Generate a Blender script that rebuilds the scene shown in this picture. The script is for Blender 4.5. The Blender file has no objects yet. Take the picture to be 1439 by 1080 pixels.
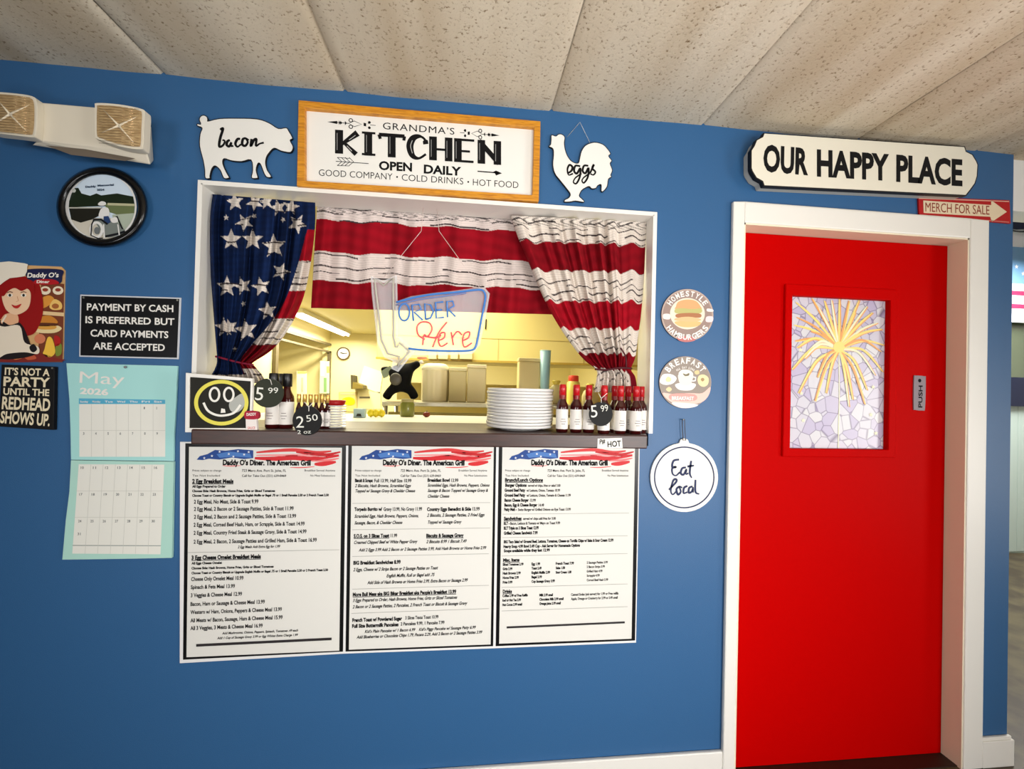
import bpy, bmesh, math, random
import numpy as np
from mathutils import Vector, Matrix
random.seed(7); rng = np.random.default_rng(7)
SC = bpy.context.scene
COL = SC.collection
PI = math.pi

# ------------------------------------------------------------------ camera
FPX, CX, CY = 581.0, 719.5, 539.5
YAW, PITCH, ROLL = 0.10131706830278894, 0.010425425769734693, 0.024485041408459623
CAM = Vector((0.0, -1.42, 1.41))
def basis():
    cy, sy, cp, sp = math.cos(YAW), math.sin(YAW), math.cos(PITCH), math.sin(PITCH)
    f = Vector((sy*cp, cy*cp, sp)); r0 = Vector((cy, -sy, 0)); u0 = r0.cross(f)
    c, s = math.cos(ROLL), math.sin(ROLL)
    return c*r0 + s*u0, -s*r0 + c*u0, f
RV, UV_, FV = basis()
cd = bpy.data.cameras.new('camera'); cam = bpy.data.objects.new('camera', cd); COL.objects.link(cam)
cd.sensor_width = 36.0; cd.lens = 36.0*FPX/1439.0; cd.clip_start = 0.02; cd.clip_end = 60
cam.matrix_world = Matrix(((RV.x, UV_.x, -FV.x, CAM.x), (RV.y, UV_.y, -FV.y, CAM.y), (RV.z, UV_.z, -FV.z, CAM.z), (0, 0, 0, 1)))
SC.camera = cam

# ------------------------------------------------------------------ world, lights, exposure
vs = SC.view_settings
vs.view_transform = 'Standard'; vs.look = 'None'; vs.gamma = 1.0; vs.use_curve_mapping = False
vs.exposure = -0.1
wd = bpy.data.worlds.new('world'); SC.world = wd; wd.use_nodes = True
wd.node_tree.nodes['Background'].inputs[0].default_value = (0.75, 0.82, 1.0, 1)
wd.node_tree.nodes['Background'].inputs[1].default_value = 0.25
def area(name, loc, target, sx, sy, power, color=(1, 1, 1), spread=PI):
    l = bpy.data.lights.new(name, 'AREA'); l.shape = 'RECTANGLE'; l.size = sx; l.size_y = sy
    l.energy = power; l.color = color; l.spread = spread
    o = bpy.data.objects.new(name, l); COL.objects.link(o); o.location = loc
    o.rotation_euler = (Vector(target)-Vector(loc)).to_track_quat('-Z', 'Z').to_euler()
    return o
area('window_light_side', (4.7, -2.6, 1.15), (0.3, -0.75, 2.38), 1.8, 1.0, 19, (1.0, 0.97, 0.92), math.radians(75))
area('window_light_rear', (2.1, -4.4, 1.0), (0.3, 0.0, 0.85), 2.2, 0.7, 20, (1.0, 0.98, 0.96), math.radians(52))
area('fill_light_left', (-2.0, -4.3, 1.2), (0.6, 0.0, 1.05), 1.6, 0.9, 17, (1.0, 0.98, 0.96), math.radians(80))  # added fill behind the camera; softens shadows and lifts the right door jamb
area('ceiling_fill_uplight', (0.7, -2.3, 0.08), (0.45, -1.1, 2.4), 2.2, 1.4, 37, (1.0, 0.96, 0.90), math.radians(80))  # added upward fill near the floor, only there to brighten the ceiling
area('kitchen_tube_light', (-2.25, 5.2, 2.27), (-2.25, 5.2, 0), 0.2, 2.1, 90, (1.0, 0.94, 0.70))
area('kitchen_ceiling_light', (-0.6, 1.35, 2.3), (-0.6, 1.6, 0), 1.8, 1.0, 58, (1.0, 0.94, 0.70))
area('kitchen_rear_light', (-0.6, 4.6, 2.3), (-0.6, 4.6, 0), 2.5, 1.5, 84, (1.0, 0.94, 0.70))
area('far_room_light', (4.3, 1.2, 2.6), (4.3, 1.6, 0), 1.2, 0.8, 90, (1.0, 0.98, 0.95))

# ------------------------------------------------------------------ helpers
def at(px, py, Y=0.0):
    d = FV + RV*((px-CX)/FPX) - UV_*((py-CY)/FPX)
    return CAM + d*((Y-CAM.y)/d.y)
def lin(c): return c/12.92 if c <= 0.04045 else ((c+0.055)/1.055)**2.4
def rgb(c): return (lin(c[0]/255), lin(c[1]/255), lin(c[2]/255), 1.0)
MATS = {}
def mat(name, c, rough=0.55, metal=0.0, spec=0.5, bump=None, emit=0.0, alpha=1.0, trans=0.0, noise=None):
    if name in MATS: return MATS[name]
    m = bpy.data.materials.new(name); m.use_nodes = True; nt = m.node_tree; b = nt.nodes['Principled BSDF']
    b.inputs['Base Color'].default_value = rgb(c); b.inputs['Roughness'].default_value = rough
    b.inputs['Metallic'].default_value = metal; b.inputs['Specular IOR Level'].default_value = spec
    b.inputs['Alpha'].default_value = alpha; b.inputs['Transmission Weight'].default_value = trans
    if emit: b.inputs['Emission Color'].default_value = rgb(c); b.inputs['Emission Strength'].default_value = emit
    if bump or noise: tc = nt.nodes.new('ShaderNodeTexCoord')
    if bump:
        n = nt.nodes.new('ShaderNodeTexNoise'); n.inputs['Scale'].default_value = bump[0]; n.inputs['Detail'].default_value = 4
        nt.links.new(tc.outputs['Object'], n.inputs['Vector'])
        bp = nt.nodes.new('ShaderNodeBump'); bp.inputs['Strength'].default_value = bump[1]; bp.inputs['Distance'].default_value = bump[2]
        nt.links.new(n.outputs['Fac'], bp.inputs['Height']); nt.links.new(bp.outputs['Normal'], b.inputs['Normal'])
    if noise:   # (scale, colour2, lo, hi, stretch)
        n = nt.nodes.new('ShaderNodeTexNoise'); n.inputs['Scale'].default_value = noise[0]; n.inputs['Detail'].default_value = 5
        mp = nt.nodes.new('ShaderNodeMapping'); mp.inputs['Scale'].default_value = noise[4] if len(noise) > 4 else (1, 1, 1)
        nt.links.new(tc.outputs['Object'], mp.inputs['Vector']); nt.links.new(mp.outputs['Vector'], n.inputs['Vector'])
        r = nt.nodes.new('ShaderNodeValToRGB'); r.color_ramp.elements[0].position = noise[2]; r.color_ramp.elements[1].position = noise[3]
        r.color_ramp.elements[0].color = rgb(c); r.color_ramp.elements[1].color = rgb(noise[1])
        nt.links.new(n.outputs['Fac'], r.inputs['Fac']); nt.links.new(r.outputs['Color'], b.inputs['Base Color'])
    MATS[name] = m; return m
def ink(c, rough=0.5): return mat('print_%02x%02x%02x_%d' % (*c, int(rough*100)), c, rough, spec=.25)

ORG = {}
def tag(o, label, cat, group=None, kind=None):
    o['label'] = label; o['category'] = cat
    if group: o['group'] = group
    if kind: o['kind'] = kind
    return o
def thing(name, loc, label, cat, group=None):
    o = bpy.data.objects.new(name, None); COL.objects.link(o); o.location = loc; o.empty_display_size = 0.05
    ORG[o.name] = Vector(loc); return tag(o, label, cat, group)
def copy_tree(o, parent=None):
    c = o.copy(); COL.objects.link(c)
    if parent: c.parent = parent
    for ch in list(o.children): copy_tree(ch, c)
    return c
class MB:
    def __init__(s): s.v = []; s.f = []; s.m = []; s.sm = []; s.mats = []
    def mi(s, m):
        if m not in s.mats: s.mats.append(m)
        return s.mats.index(m)
    def add(s, vs_, fs, m, smooth=False):
        o = len(s.v); s.v += [tuple(p) for p in vs_]; k = s.mi(m)
        for f in fs: s.f.append([i+o for i in f]); s.m.append(k); s.sm.append(smooth)
    def box(s, x0, x1, y0, y1, z0, z1, m):
        s.add([(x, y, z) for z in (z0, z1) for y in (y0, y1) for x in (x0, x1)],
              [(0, 2, 3, 1), (4, 5, 7, 6), (0, 1, 5, 4), (2, 6, 7, 3), (0, 4, 6, 2), (1, 3, 7, 5)], m)
    def hexa(s, front, back, m):   # two quads of 4 points each, same order
        s.add(list(front)+list(back), [(0, 1, 2, 3), (7, 6, 5, 4), (0, 4, 5, 1), (1, 5, 6, 2), (2, 6, 7, 3), (3, 7, 4, 0)], m)
    def flat(s, pts, m): s.add(pts, [list(range(len(pts)))], m)
    def slab(s, pts, y0, y1, m, side=None):
        """outline (world points, only x,z used) swept from y0 (front) to y1 (back)"""
        n = len(pts); a = [(p[0], y0, p[2]) for p in pts]; b = [(p[0], y1, p[2]) for p in pts]
        s.add(a, [list(range(n))], m); s.add(b, [list(range(n))[::-1]], side or m)
        s.add(a+b, [(i, i+n, (i+1) % n+n, (i+1) % n) for i in range(n)], side or m)
    def ring(s, outer, inner, y0, y1, m):
        n = len(outer)
        A = [(p[0], y0, p[2]) for p in outer]; B = [(p[0], y0, p[2]) for p in inner]
        C = [(p[0], y1, p[2]) for p in outer]; D = [(p[0], y1, p[2]) for p in inner]
        fs = []
        for i in range(n):
            j = (i+1) % n
            fs += [(i, j, n+j, n+i), (2*n+i, 3*n+i, 3*n+j, 2*n+j), (i, 2*n+i, 2*n+j, j), (n+i, n+j, 3*n+j, 3*n+i)]
        s.add(A+B+C+D, fs, m)
    def lathe(s, prof, c, m, n=24, smooth=True, sx=1.0, sy=1.0):
        vs_, fs = [], []
        for r, z in prof:
            for k in range(n): a = 2*PI*k/n; vs_.append((c[0]+r*sx*math.cos(a), c[1]+r*sy*math.sin(a), c[2]+z))
        for i in range(len(prof)-1):
            for k in range(n): l = (k+1) % n; fs.append((i*n+k, i*n+l, (i+1)*n+l, (i+1)*n+k))
        s.add(vs_, fs, m, smooth)
        for i, rv in ((0, True), (len(prof)-1, False)):
            if prof[i][0] > 1e-5:
                q = list(range(i*n, i*n+n)); s.add([vs_[k] for k in q], [list(range(n))[::-1] if rv else list(range(n))], m)
    def ball(s, c, rx, ry, rz, m, n=16, k=10):
        vs_, fs = [], []
        for i in range(k+1):
            t = PI*i/k
            for j in range(n): a = 2*PI*j/n; vs_.append((c[0]+rx*math.sin(t)*math.cos(a), c[1]+ry*math.sin(t)*math.sin(a), c[2]-rz*math.cos(t)))
        for i in range(k):
            for j in range(n): l = (j+1) % n; fs.append((i*n+j, i*n+l, (i+1)*n+l, (i+1)*n+j))
        s.add(vs_, fs, m, True)
    def tube(s, pts, r, m, n=8, closed=False, radii=None):
        P = [Vector(p) for p in pts]; N = len(P); vs_ = []; up = None
        for i, p in enumerate(P):
            a = P[i-1] if (i or closed) else P[i]; b = P[(i+1) % N] if (i < N-1 or closed) else P[i]
            t = (b-a); t = t.normalized() if t.length > 1e-9 else Vector((0, 0, 1))
            if up is None:
                up = Vector((0, 1, 0)) if abs(t.y) < .9 else Vector((1, 0, 0))
            x = t.cross(up); x = x.normalized() if x.length > 1e-6 else Vector((1, 0, 0)); y = x.cross(t).normalized(); up = y
            rr = radii[i] if radii else r
            for k in range(n): g = 2*PI*k/n; vs_.append(p+x*(rr*math.cos(g))+y*(rr*math.sin(g)))
        fs = []
        for i in range(N if closed else N-1):
            j = (i+1) % N
            for k in range(n): l = (k+1) % n; fs.append((i*n+k, i*n+l, j*n+l, j*n+k))
        if not closed: fs += [list(range(n))[::-1], list(range((N-1)*n, N*n))]
        s.add(vs_, fs, m, True)
    def ribbon(s, pts, w, m, closed=False):
        """flat stroke of constant or per-point width lying in the x-z plane of its points"""
        P = [Vector(p) for p in pts]; N = len(P); vs_ = []
        for i, p in enumerate(P):
            a = P[i-1] if (i or closed) else P[i]; b = P[(i+1) % N] if (i < N-1 or closed) else P[i]
            t = b-a; t = Vector((t.x, 0, t.z)); t = t.normalized() if t.length > 1e-9 else Vector((1, 0, 0))
            q = Vector((-t.z, 0, t.x)); ww = (w[i] if isinstance(w, (list, tuple)) else w)/2
            vs_ += [p+q*ww, p-q*ww]
        s.add(vs_, [(2*i, 2*i+1, (2*i+3) % (2*N), (2*i+2) % (2*N)) for i in range(N if closed else N-1)], m)
    def build(s, name, parent=None, bevel=0, seg=2, smooth_all=False):
        me = bpy.data.meshes.new(name)
        org = ORG.get(parent.name, Vector()) if parent else Vector()
        me.from_pydata([(x-org.x, y-org.y, z-org.z) for x, y, z in s.v], [], s.f)
        for m in s.mats: me.materials.append(m)
        me.polygons.foreach_set('material_index', s.m)
        me.polygons.foreach_set('use_smooth', [True]*len(s.f) if smooth_all else s.sm)
        me.update()
        o = bpy.data.objects.new(name, me); COL.objects.link(o)
        if parent: o.parent = parent; ORG[o.name] = org
        if bevel:
            w = o.modifiers.new('edge', 'WELD'); w.merge_threshold = 1e-5
            b = o.modifiers.new('soft', 'BEVEL'); b.width = bevel; b.segments = seg; b.limit_method = 'ANGLE'
        return o
def bez(pts, n=6, closed=False):
    """Catmull-Rom through 2-D pixel points"""
    P = list(pts); N = len(P); out = []
    for i in range(N if closed else N-1):
        if closed: a, b, c, d = P[i-1], P[i], P[(i+1) % N], P[(i+2) % N]
        else: a, b, c, d = P[max(i-1, 0)], P[i], P[i+1], P[min(i+2, N-1)]
        for k in range(n):
            t = k/n
            out.append(tuple(0.5*(2*b[j]+(c[j]-a[j])*t+(2*a[j]-5*b[j]+4*c[j]-d[j])*t*t+(3*b[j]-a[j]-3*c[j]+d[j])*t**3) for j in (0, 1)))
    if not closed: out.append(tuple(P[-1]))
    return out
def ats(pts, Y): return [at(p[0], p[1], Y) for p in pts]
def ell(cx, cy, rx, ry, n=40, a0=0, a1=360): return [(cx+rx*math.cos(math.radians(a0+(a1-a0)*k/(n if a1-a0 == 360 else n-1))), cy+ry*math.sin(math.radians(a0+(a1-a0)*k/(n if a1-a0 == 360 else n-1)))) for k in range(n)]
PXM = 1.42/FPX
_T = {}
def _raw(body, bold, space):
    cu = bpy.data.curves.new('t', 'FONT'); cu.body = body; cu.size = 1; cu.offset = bold; cu.resolution_u = 3; cu.space_character = space
    ob = bpy.data.objects.new('t', cu); COL.objects.link(ob)
    bpy.context.view_layer.update()
    me = bpy.data.meshes.new_from_object(ob.evaluated_get(bpy.context.evaluated_depsgraph_get()))
    v = [(p.co.x, p.co.y) for p in me.vertices]; f = [list(p.vertices) for p in me.polygons]
    bpy.data.objects.remove(ob); bpy.data.curves.remove(cu); bpy.data.meshes.remove(me)
    return v, f
def glyphs(s, bold=0.0, space=1.0):
    key = (s, bold, space)
    if key not in _T:
        if ('cap', bold) not in _T: _T[('cap', bold)] = max(p[1] for p in _raw('H', bold, 1.0)[0])
        v, f = _raw(s, bold, space); H = _T[('cap', bold)]
        x0 = min(p[0] for p in v); x1 = max(p[0] for p in v)
        _T[key] = ([((p[0]-x0)/(x1-x0), p[1]/H) for p in v], f)
    return _T[key]
def text(mb, s, p0, p1, h, Y, m, bold=0.012, shear=0.0, space=1.0):
    """lettering whose baseline runs between two points of a wall plane; h = cap height"""
    v, f = glyphs(s, bold, space)
    A, B = at(p0[0], p0[1], Y), at(p1[0], p1[1], Y); d = B-A
    up = Vector((-d.z, 0, d.x)).normalized()*(at(p0[0], p0[1]-h, Y)-A).length
    mb.add([A+d*x+up*y+d.normalized()*(up.length*shear*y) for x, y in v], f, m)
def wtext(mb, s, A, B, h, m, bold=0.012):
    v, f = glyphs(s, bold); d = B-A; up = Vector((0, 0, h)); mb.add([A+d*x+up*y for x, y in v], f, m)

# ------------------------------------------------------------------ palette
BLACK = mat('black_paint', (14, 14, 16), 0.5)
INK = mat('black_ink', (10, 10, 12), 0.75, spec=.2)
WHITE = mat('white_gloss_paint', (236, 234, 228), 0.4)
SIGNW = mat('white_board', (232, 231, 226), 0.5)
GOLD = mat('honey_wood', (214, 146, 34), 0.45, noise=(9, (168, 100, 16), .4, .75, (3, 3, 30)))
WALL = mat('blue_wall_paint', (46, 94, 142), 0.42, bump=(420, .25, .002), spec=.4)
CREAM = mat('kitchen_cream_paint', (240, 228, 170), 0.5)
STEEL = mat('brushed_steel', (200, 196, 180), 0.3, 0.85)
TAN = mat('tan_jamb_paint', (238, 226, 200), 0.5)
RED = mat('red_door_paint', (190, 0, 0), 0.5, spec=.02, bump=(60, .12, .003))
BROWN = mat('dark_brown_wood', (62, 30, 20), 0.4, noise=(14, (44, 20, 13), .35, .7, (1, 8, 8)))
FLOORM = mat('dark_floor_tile', (66, 54, 40), 0.45, noise=(6, (98, 88, 62), .4, .65))

# ------------------------------------------------------------------ setting
def S(o): o['kind'] = 'structure'; return o
CZ = 2.385
XE = at(1420, 600).x; WT = 0.10
opL, opR = at(281.5, 400).x, at(914.5, 450).x
opT = 0.5*(at(280, 258).z+at(917, 304).z); SY = -.072; SZ = at(590, 606.5, SY).z; opB = SZ-.046
dL, dR = at(1040, 500).x-0.002, at(1353.5, 600).x; dT = at(1200, 325).z
w = MB()
w.box(-3.0, opL, 0, WT, 0, CZ+.05, WALL); w.box(opL, opR, 0, WT, opT, CZ+.05, WALL); w.box(opL, opR, 0, WT, 0, opB, WALL)
w.box(opR, dL, 0, WT, 0, CZ+.05, WALL); w.box(dL, dR, 0, WT, dT, CZ+.05, WALL); w.box(dR, XE, 0, WT, 0, CZ+.05, WALL)
S(w.build('wall_front'))
f = MB(); f.box(-3, 6, -5.0, 7.0, -.05, 0, FLOORM); S(f.build('floor'))
# ceiling: sagging textured panels, two feet wide, running away from the wall
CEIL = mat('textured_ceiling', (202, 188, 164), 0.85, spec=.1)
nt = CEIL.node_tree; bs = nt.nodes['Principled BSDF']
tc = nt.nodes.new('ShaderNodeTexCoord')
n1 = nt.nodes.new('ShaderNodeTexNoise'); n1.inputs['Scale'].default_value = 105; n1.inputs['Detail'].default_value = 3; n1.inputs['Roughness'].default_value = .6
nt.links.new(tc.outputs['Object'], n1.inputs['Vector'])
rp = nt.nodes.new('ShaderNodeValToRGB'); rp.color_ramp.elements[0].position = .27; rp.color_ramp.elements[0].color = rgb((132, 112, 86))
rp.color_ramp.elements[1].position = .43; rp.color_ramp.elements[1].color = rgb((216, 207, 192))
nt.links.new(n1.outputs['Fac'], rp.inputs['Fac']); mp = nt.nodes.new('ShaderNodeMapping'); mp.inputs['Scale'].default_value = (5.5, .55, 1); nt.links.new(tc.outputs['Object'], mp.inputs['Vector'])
n2 = nt.nodes.new('ShaderNodeTexNoise'); n2.inputs['Scale'].default_value = 1.0; n2.inputs['Detail'].default_value = 4; nt.links.new(mp.outputs['Vector'], n2.inputs['Vector'])  # stretched noise: light and shade streaks painted into the ceiling colour
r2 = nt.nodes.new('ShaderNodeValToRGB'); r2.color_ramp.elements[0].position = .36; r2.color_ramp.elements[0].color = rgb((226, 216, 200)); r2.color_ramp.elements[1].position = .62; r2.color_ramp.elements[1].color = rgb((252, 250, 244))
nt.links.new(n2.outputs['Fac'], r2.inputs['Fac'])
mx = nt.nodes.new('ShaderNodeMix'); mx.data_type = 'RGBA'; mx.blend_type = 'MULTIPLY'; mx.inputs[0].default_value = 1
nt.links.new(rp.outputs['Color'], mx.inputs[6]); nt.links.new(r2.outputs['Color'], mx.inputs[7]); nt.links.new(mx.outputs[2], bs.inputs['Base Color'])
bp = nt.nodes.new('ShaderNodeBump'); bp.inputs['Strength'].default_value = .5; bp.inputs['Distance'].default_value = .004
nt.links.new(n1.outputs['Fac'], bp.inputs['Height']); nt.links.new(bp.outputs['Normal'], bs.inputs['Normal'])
seams = [-3.0, -2.3, -1.65, at(230, 104).x, at(485, 126).x, at(775, 152).x, at(988, 173).x, at(1207, 192).x, 1.95, 2.6, 3.2, 3.8, 4.4, 5.0, 6.0]
cb = MB(); ys = list(np.linspace(-5.0, 0.0, 26))
for a, b in zip(seams[:-1], seams[1:]):
    vs_, fs = [], []; TT = [0, .006, .012]+[k/18 for k in range(1, 18)]+[.988, .994, 1]; N = len(TT)-1; ph = random.uniform(0, 6)
    for j, y in enumerate(ys):
        for i in range(N+1):
            t = TT[i]; e = min(1.0, -y/.25+.25); z = CZ + .002 - .011*e*(1-abs(2*t-1)**2.6)*(1+.25*math.sin(1.3*y+ph)) + .0032*e*math.sin(8*t+1.1*y+ph) + .0016*e*math.sin(19*t+.7*y+2*ph) + (.006 if t in (0, 1) else .004 if t in (.006, .994) else 0)
            vs_.append((a+(b-a)*t, y, z))
    for j in range(len(ys)-1):
        for i in range(N): k = j*(N+1)+i; fs.append((k, k+N+1, k+N+2, k+1))
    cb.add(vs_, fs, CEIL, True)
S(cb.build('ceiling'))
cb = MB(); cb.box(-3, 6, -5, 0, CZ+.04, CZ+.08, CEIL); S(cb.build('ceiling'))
sw = mat('side_wall_paint', (215, 212, 205), .6)
b = MB(); b.box(-3.1, -3, -5, 0, 0, CZ+.05, WALL); S(b.build('wall_left'))
b = MB(); b.box(-3, 6, -5.1, -5, 0, CZ+.05, sw); S(b.build('wall_rear'))
b = MB(); b.box(6, 6.1, -5, 2.2, 0, 3.4, sw); S(b.build('wall_right'))
# kitchen shell
b = MB(); b.box(-2.75, -2.65, WT, 4.45, 0, CZ, CREAM); b.box(-2.75, -2.65, 6.6, 6.8, 0, CZ, CREAM); b.box(-2.75, -2.65, 4.45, 6.6, 2.18, CZ, CREAM)
b.box(-4.0, -3.9, 4.2, 6.8, 0, CZ, CREAM); S(b.build('wall_kitchen_left'))
b = MB(); b.box(-4, 2.1, 6.7, 6.8, 0, CZ, CREAM); S(b.build('wall_kitchen_back'))
b = MB(); b.box(2.0, 2.1, WT, 6.7, 0, CZ, CREAM); S(b.build('wall_kitchen_right'))
b = MB(); b.box(-4, 2.1, WT, 6.8, CZ, CZ+.05, CREAM); S(b.build('ceiling_kitchen'))
# kitchen doorway trim on the left wall, with a transom bar
b = MB(); dk = mat('dark_door_frame', (96, 84, 58), .5)
b.box(-2.645, -2.60, 4.42, 4.50, 0, 2.03, dk); b.box(-2.645, -2.60, 4.42, 6.62, 2.00, 2.03, dk); b.box(-2.645, -2.60, 4.42, 6.62, 2.13, 2.17, dk)
b.box(-2.645, -2.60, 6.56, 6.64, 0, 2.03, dk)
S(b.build('door_2'))

# door 1: casing, jamb, red slab with coloured glass
b = MB()
cL, cR, cT = at(1023, 500).x, at(1380, 600).x, 0.5*(at(1023.5, 284).z+at(1382.5, 311.4).z)
b.box(cL, dL, -.016, 0, 0, cT, WHITE); b.box(dR, cR, -.016, 0, 0, cT, WHITE); b.box(dL, dR, -.016, 0, dT, cT, WHITE)
S(b.build('trim_1', bevel=.004))
b = MB()
b.box(dR-.006, dR, -.012, .10, 0, dT, TAN); b.box(dL, dL+.006, -.012, .10, 0, dT, TAN); b.box(dL, dR, -.012, .10, dT-.006, dT, TAN)
S(b.build('trim_2'))
DY = 0.055
def sdoor():
    root = bpy.data.objects.new('door_1', None); COL.objects.link(root); root.location = ((dL+dR)/2, DY, 0); ORG['door_1'] = Vector(root.location); root['kind'] = 'structure'
    g = [at(1110, 416, DY), at(1247, 421, DY), at(1246.5, 630, DY), at(1109, 630, DY)]
    gx0, gx1 = (g[0].x+g[3].x)/2, (g[1].x+g[2].x)/2; gz1, gz0 = (g[0].z+g[1].z)/2, (g[2].z+g[3].z)/2
    fx0, fx1 = at(1100, 500, DY).x, at(1257, 500, DY).x; fz1, fz0 = at(1180, 403, DY).z, at(1180, 641, DY).z
    x0, x1, z0, z1 = dL+.008, dR-.008, .006, dT-.008
    b = MB()
    b.box(x0, gx0, DY, DY+.04, z0, z1, RED); b.box(gx1, x1, DY, DY+.04, z0, z1, RED); b.box(gx0, gx1, DY, DY+.04, z0, gz0, RED); b.box(gx0, gx1, DY, DY+.04, gz1, z1, RED)
    b.build('door_slab', root)
    b = MB(); O = [Vector((x, 0, z)) for x, z in ((fx0, fz1), (fx1, fz1), (fx1, fz0), (fx0, fz0))]; I = [Vector((x, 0, z)) for x, z in ((gx0, gz1), (gx1, gz1), (gx1, gz0), (gx0, gz0))]
    b.ring(O, I, DY-.010, DY+.002, RED); b.build('window_moulding', root, bevel=.003)
    # leaded glass pane
    gm = mat('lilac_art_glass', (205, 198, 222), .25)
    nt = gm.node_tree; bs = nt.nodes['Principled BSDF']; tc = nt.nodes.new('ShaderNodeTexCoord')
    vo = nt.nodes.new('ShaderNodeTexVoronoi'); vo.feature = 'DISTANCE_TO_EDGE'; vo.inputs['Scale'].default_value = 22
    vc = nt.nodes.new('ShaderNodeTexVoronoi'); vc.inputs['Scale'].default_value = 22
    for q in (vo, vc): nt.links.new(tc.outputs['Object'], q.inputs['Vector'])
    cr = nt.nodes.new('ShaderNodeValToRGB'); cr.color_ramp.elements[0].color = rgb((190, 180, 212)); cr.color_ramp.elements[1].color = rgb((222, 222, 226))
    sp = nt.nodes.new('ShaderNodeSeparateColor'); nt.links.new(vc.outputs['Color'], sp.inputs[0]); nt.links.new(sp.outputs[0], cr.inputs['Fac'])
    er = nt.nodes.new('ShaderNodeValToRGB'); er.color_ramp.elements[0].position = .0; er.color_ramp.elements[1].position = .05
    er.color_ramp.elements[0].color = rgb((168, 160, 180)); er.color_ramp.elements[1].color = (1, 1, 1, 1)
    nt.links.new(vo.outputs['Distance'], er.inputs['Fac'])
    mx = nt.nodes.new('ShaderNodeMix'); mx.data_type = 'RGBA'; mx.blend_type = 'MULTIPLY'; mx.inputs[0].default_value = 1
    nt.links.new(cr.outputs['Color'], mx.inputs[6]); nt.links.new(er.outputs['Color'], mx.inputs[7]); nt.links.new(mx.outputs[2], bs.inputs['Base Color'])
    b = MB(); b.box(gx0-.002, gx1+.002, DY+.012, DY+.02, gz0-.002, gz1+.002, gm); pane = b.build('glass_pane', root)
    Yg = DY+.011
    y1, o1, y2 = mat('firework_yellow', (250, 226, 130), .35), mat('firework_orange', (240, 170, 100), .35), mat('firework_cream', (240, 240, 205), .35)
    b = MB(); c0 = (1179, 487)
    ends = [(105, 85), (205, 60), (285, 75), (330, 70), (380, 62), (440, 75), (505, 72), (555, 110), (590, 150), (110, 180), (95, 230), (620, 215), (650, 255), (100, 330), (112, 372), (180, 395), (660, 355), (640, 395), (80, 510), (160, 440),
            (120, 660), (225, 710), (295, 660), (440, 745), (465, 700), (540, 730), (655, 525), (605, 545), (555, 640), (240, 560), (420, 600), (250, 120), (480, 150), (200, 270), (570, 270)]
    for i, (ex, ey) in enumerate(ends):
        e = (1095+ex/4.5, 405+ey/4.5); dx, dy = e[0]-c0[0], e[1]-c0[1]; L = math.hypot(dx, dy)
        mid = (c0[0]+dx*.55, c0[1]+dy*.5-abs(dx)*.12 - (6 if dy > 0 else 0))
        pts = bez([(c0[0]+dx*.08, c0[1]+dy*.08), mid, e], 7); n = len(pts)
        wd_ = [PXM*(1.1+2.6*math.sin(PI*(.15+.8*k/(n-1)))) for k in range(n)]
        b.ribbon(ats(pts, Yg-.0006-.00002*i), wd_, (y1, o1, y1, y2)[i % 4])
        b.ribbon(ats([(p[0]+1.6, p[1]+.8) for p in pts], Yg-.0002-.00001*i), [q*.9 for q in wd_], o1 if i % 4 != 1 else y1)
    b.flat(ats(ell(c0[0], c0[1], 8, 8, 20), Yg-.0017), y1)
    b.ribbon(ats([(1179, 495), (1179.5, 560), (1178, 628)], Yg-.0001), PXM*1.6, y2)
    for sx, sy in ((1224, 582), (1129, 590), (1231, 608), (1125, 491), (1126, 552), (1227, 543)):
        st = [(sx+(3.4 if k % 2 == 0 else 1.5)*math.sin(k*PI/5), sy-(3.4 if k % 2 == 0 else 1.5)*math.cos(k*PI/5)) for k in range(10)]
        b.flat(ats(st, Yg-.0004), y2)
    o = b.build('firework_design', pane)
    # push plate and hinges
    b = MB(); pts = bez([(1287, 527), (1299, 528), (1301, 532), (1300, 572), (1297, 576), (1286, 575), (1284, 571), (1284.5, 531)], 3, True)
    b.slab(ats(pts, DY-.004), DY-.004, DY+.002, mat('pewter_plate', (128, 116, 124), .5, .1)); pl = b.build('push_plate', root)
    b = MB(); b.flat(ats(ell(1292.5, 534, 2.2, 2.6, 12), DY-.0045), INK)
    v, fs = glyphs('PUSH', .02); A = at(1296, 572, DY-.0045); B = at(1296.5, 541, DY-.0045); d = B-A; up = Vector((-1, 0, 0))*(7*PXM)
    b.add([A+d*x+up*y for x, y in v], fs, INK); b.build('lettering', pl)
    for z in (at(1042, 410, DY).z, .95, .2):
        b = MB(); b.tube([(dL+.008, DY-.004, z-.06), (dL+.008, DY-.004, z+.06)], .006, RED, 10); b.build('hinge', root)
sdoor()
# baseboards
b = MB(); BT = at(1005, 1051).z
b.box(-3, cL, -.014, 0, 0, BT, WHITE); S(b.build('baseboard_front', bevel=.004))
b = MB(); b.box(cR, XE+.012, -.016, 0, 0, at(1400, 1031).z-.012, WHITE); b.box(cR, XE+.006, -.011, 0, at(1400, 1031).z-.014, at(1400, 1031).z, WHITE); b.box(XE, XE+.014, 0, WT, 0, at(1400, 1031).z-.012, WHITE); S(b.build('baseboard_right', bevel=.003))
b = MB(); b.box(dL+.006, dR-.006, .0, .06, 0, .004, mat('dark_threshold', (40, 24, 16), .5)); S(b.build('trim_3'))

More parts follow.
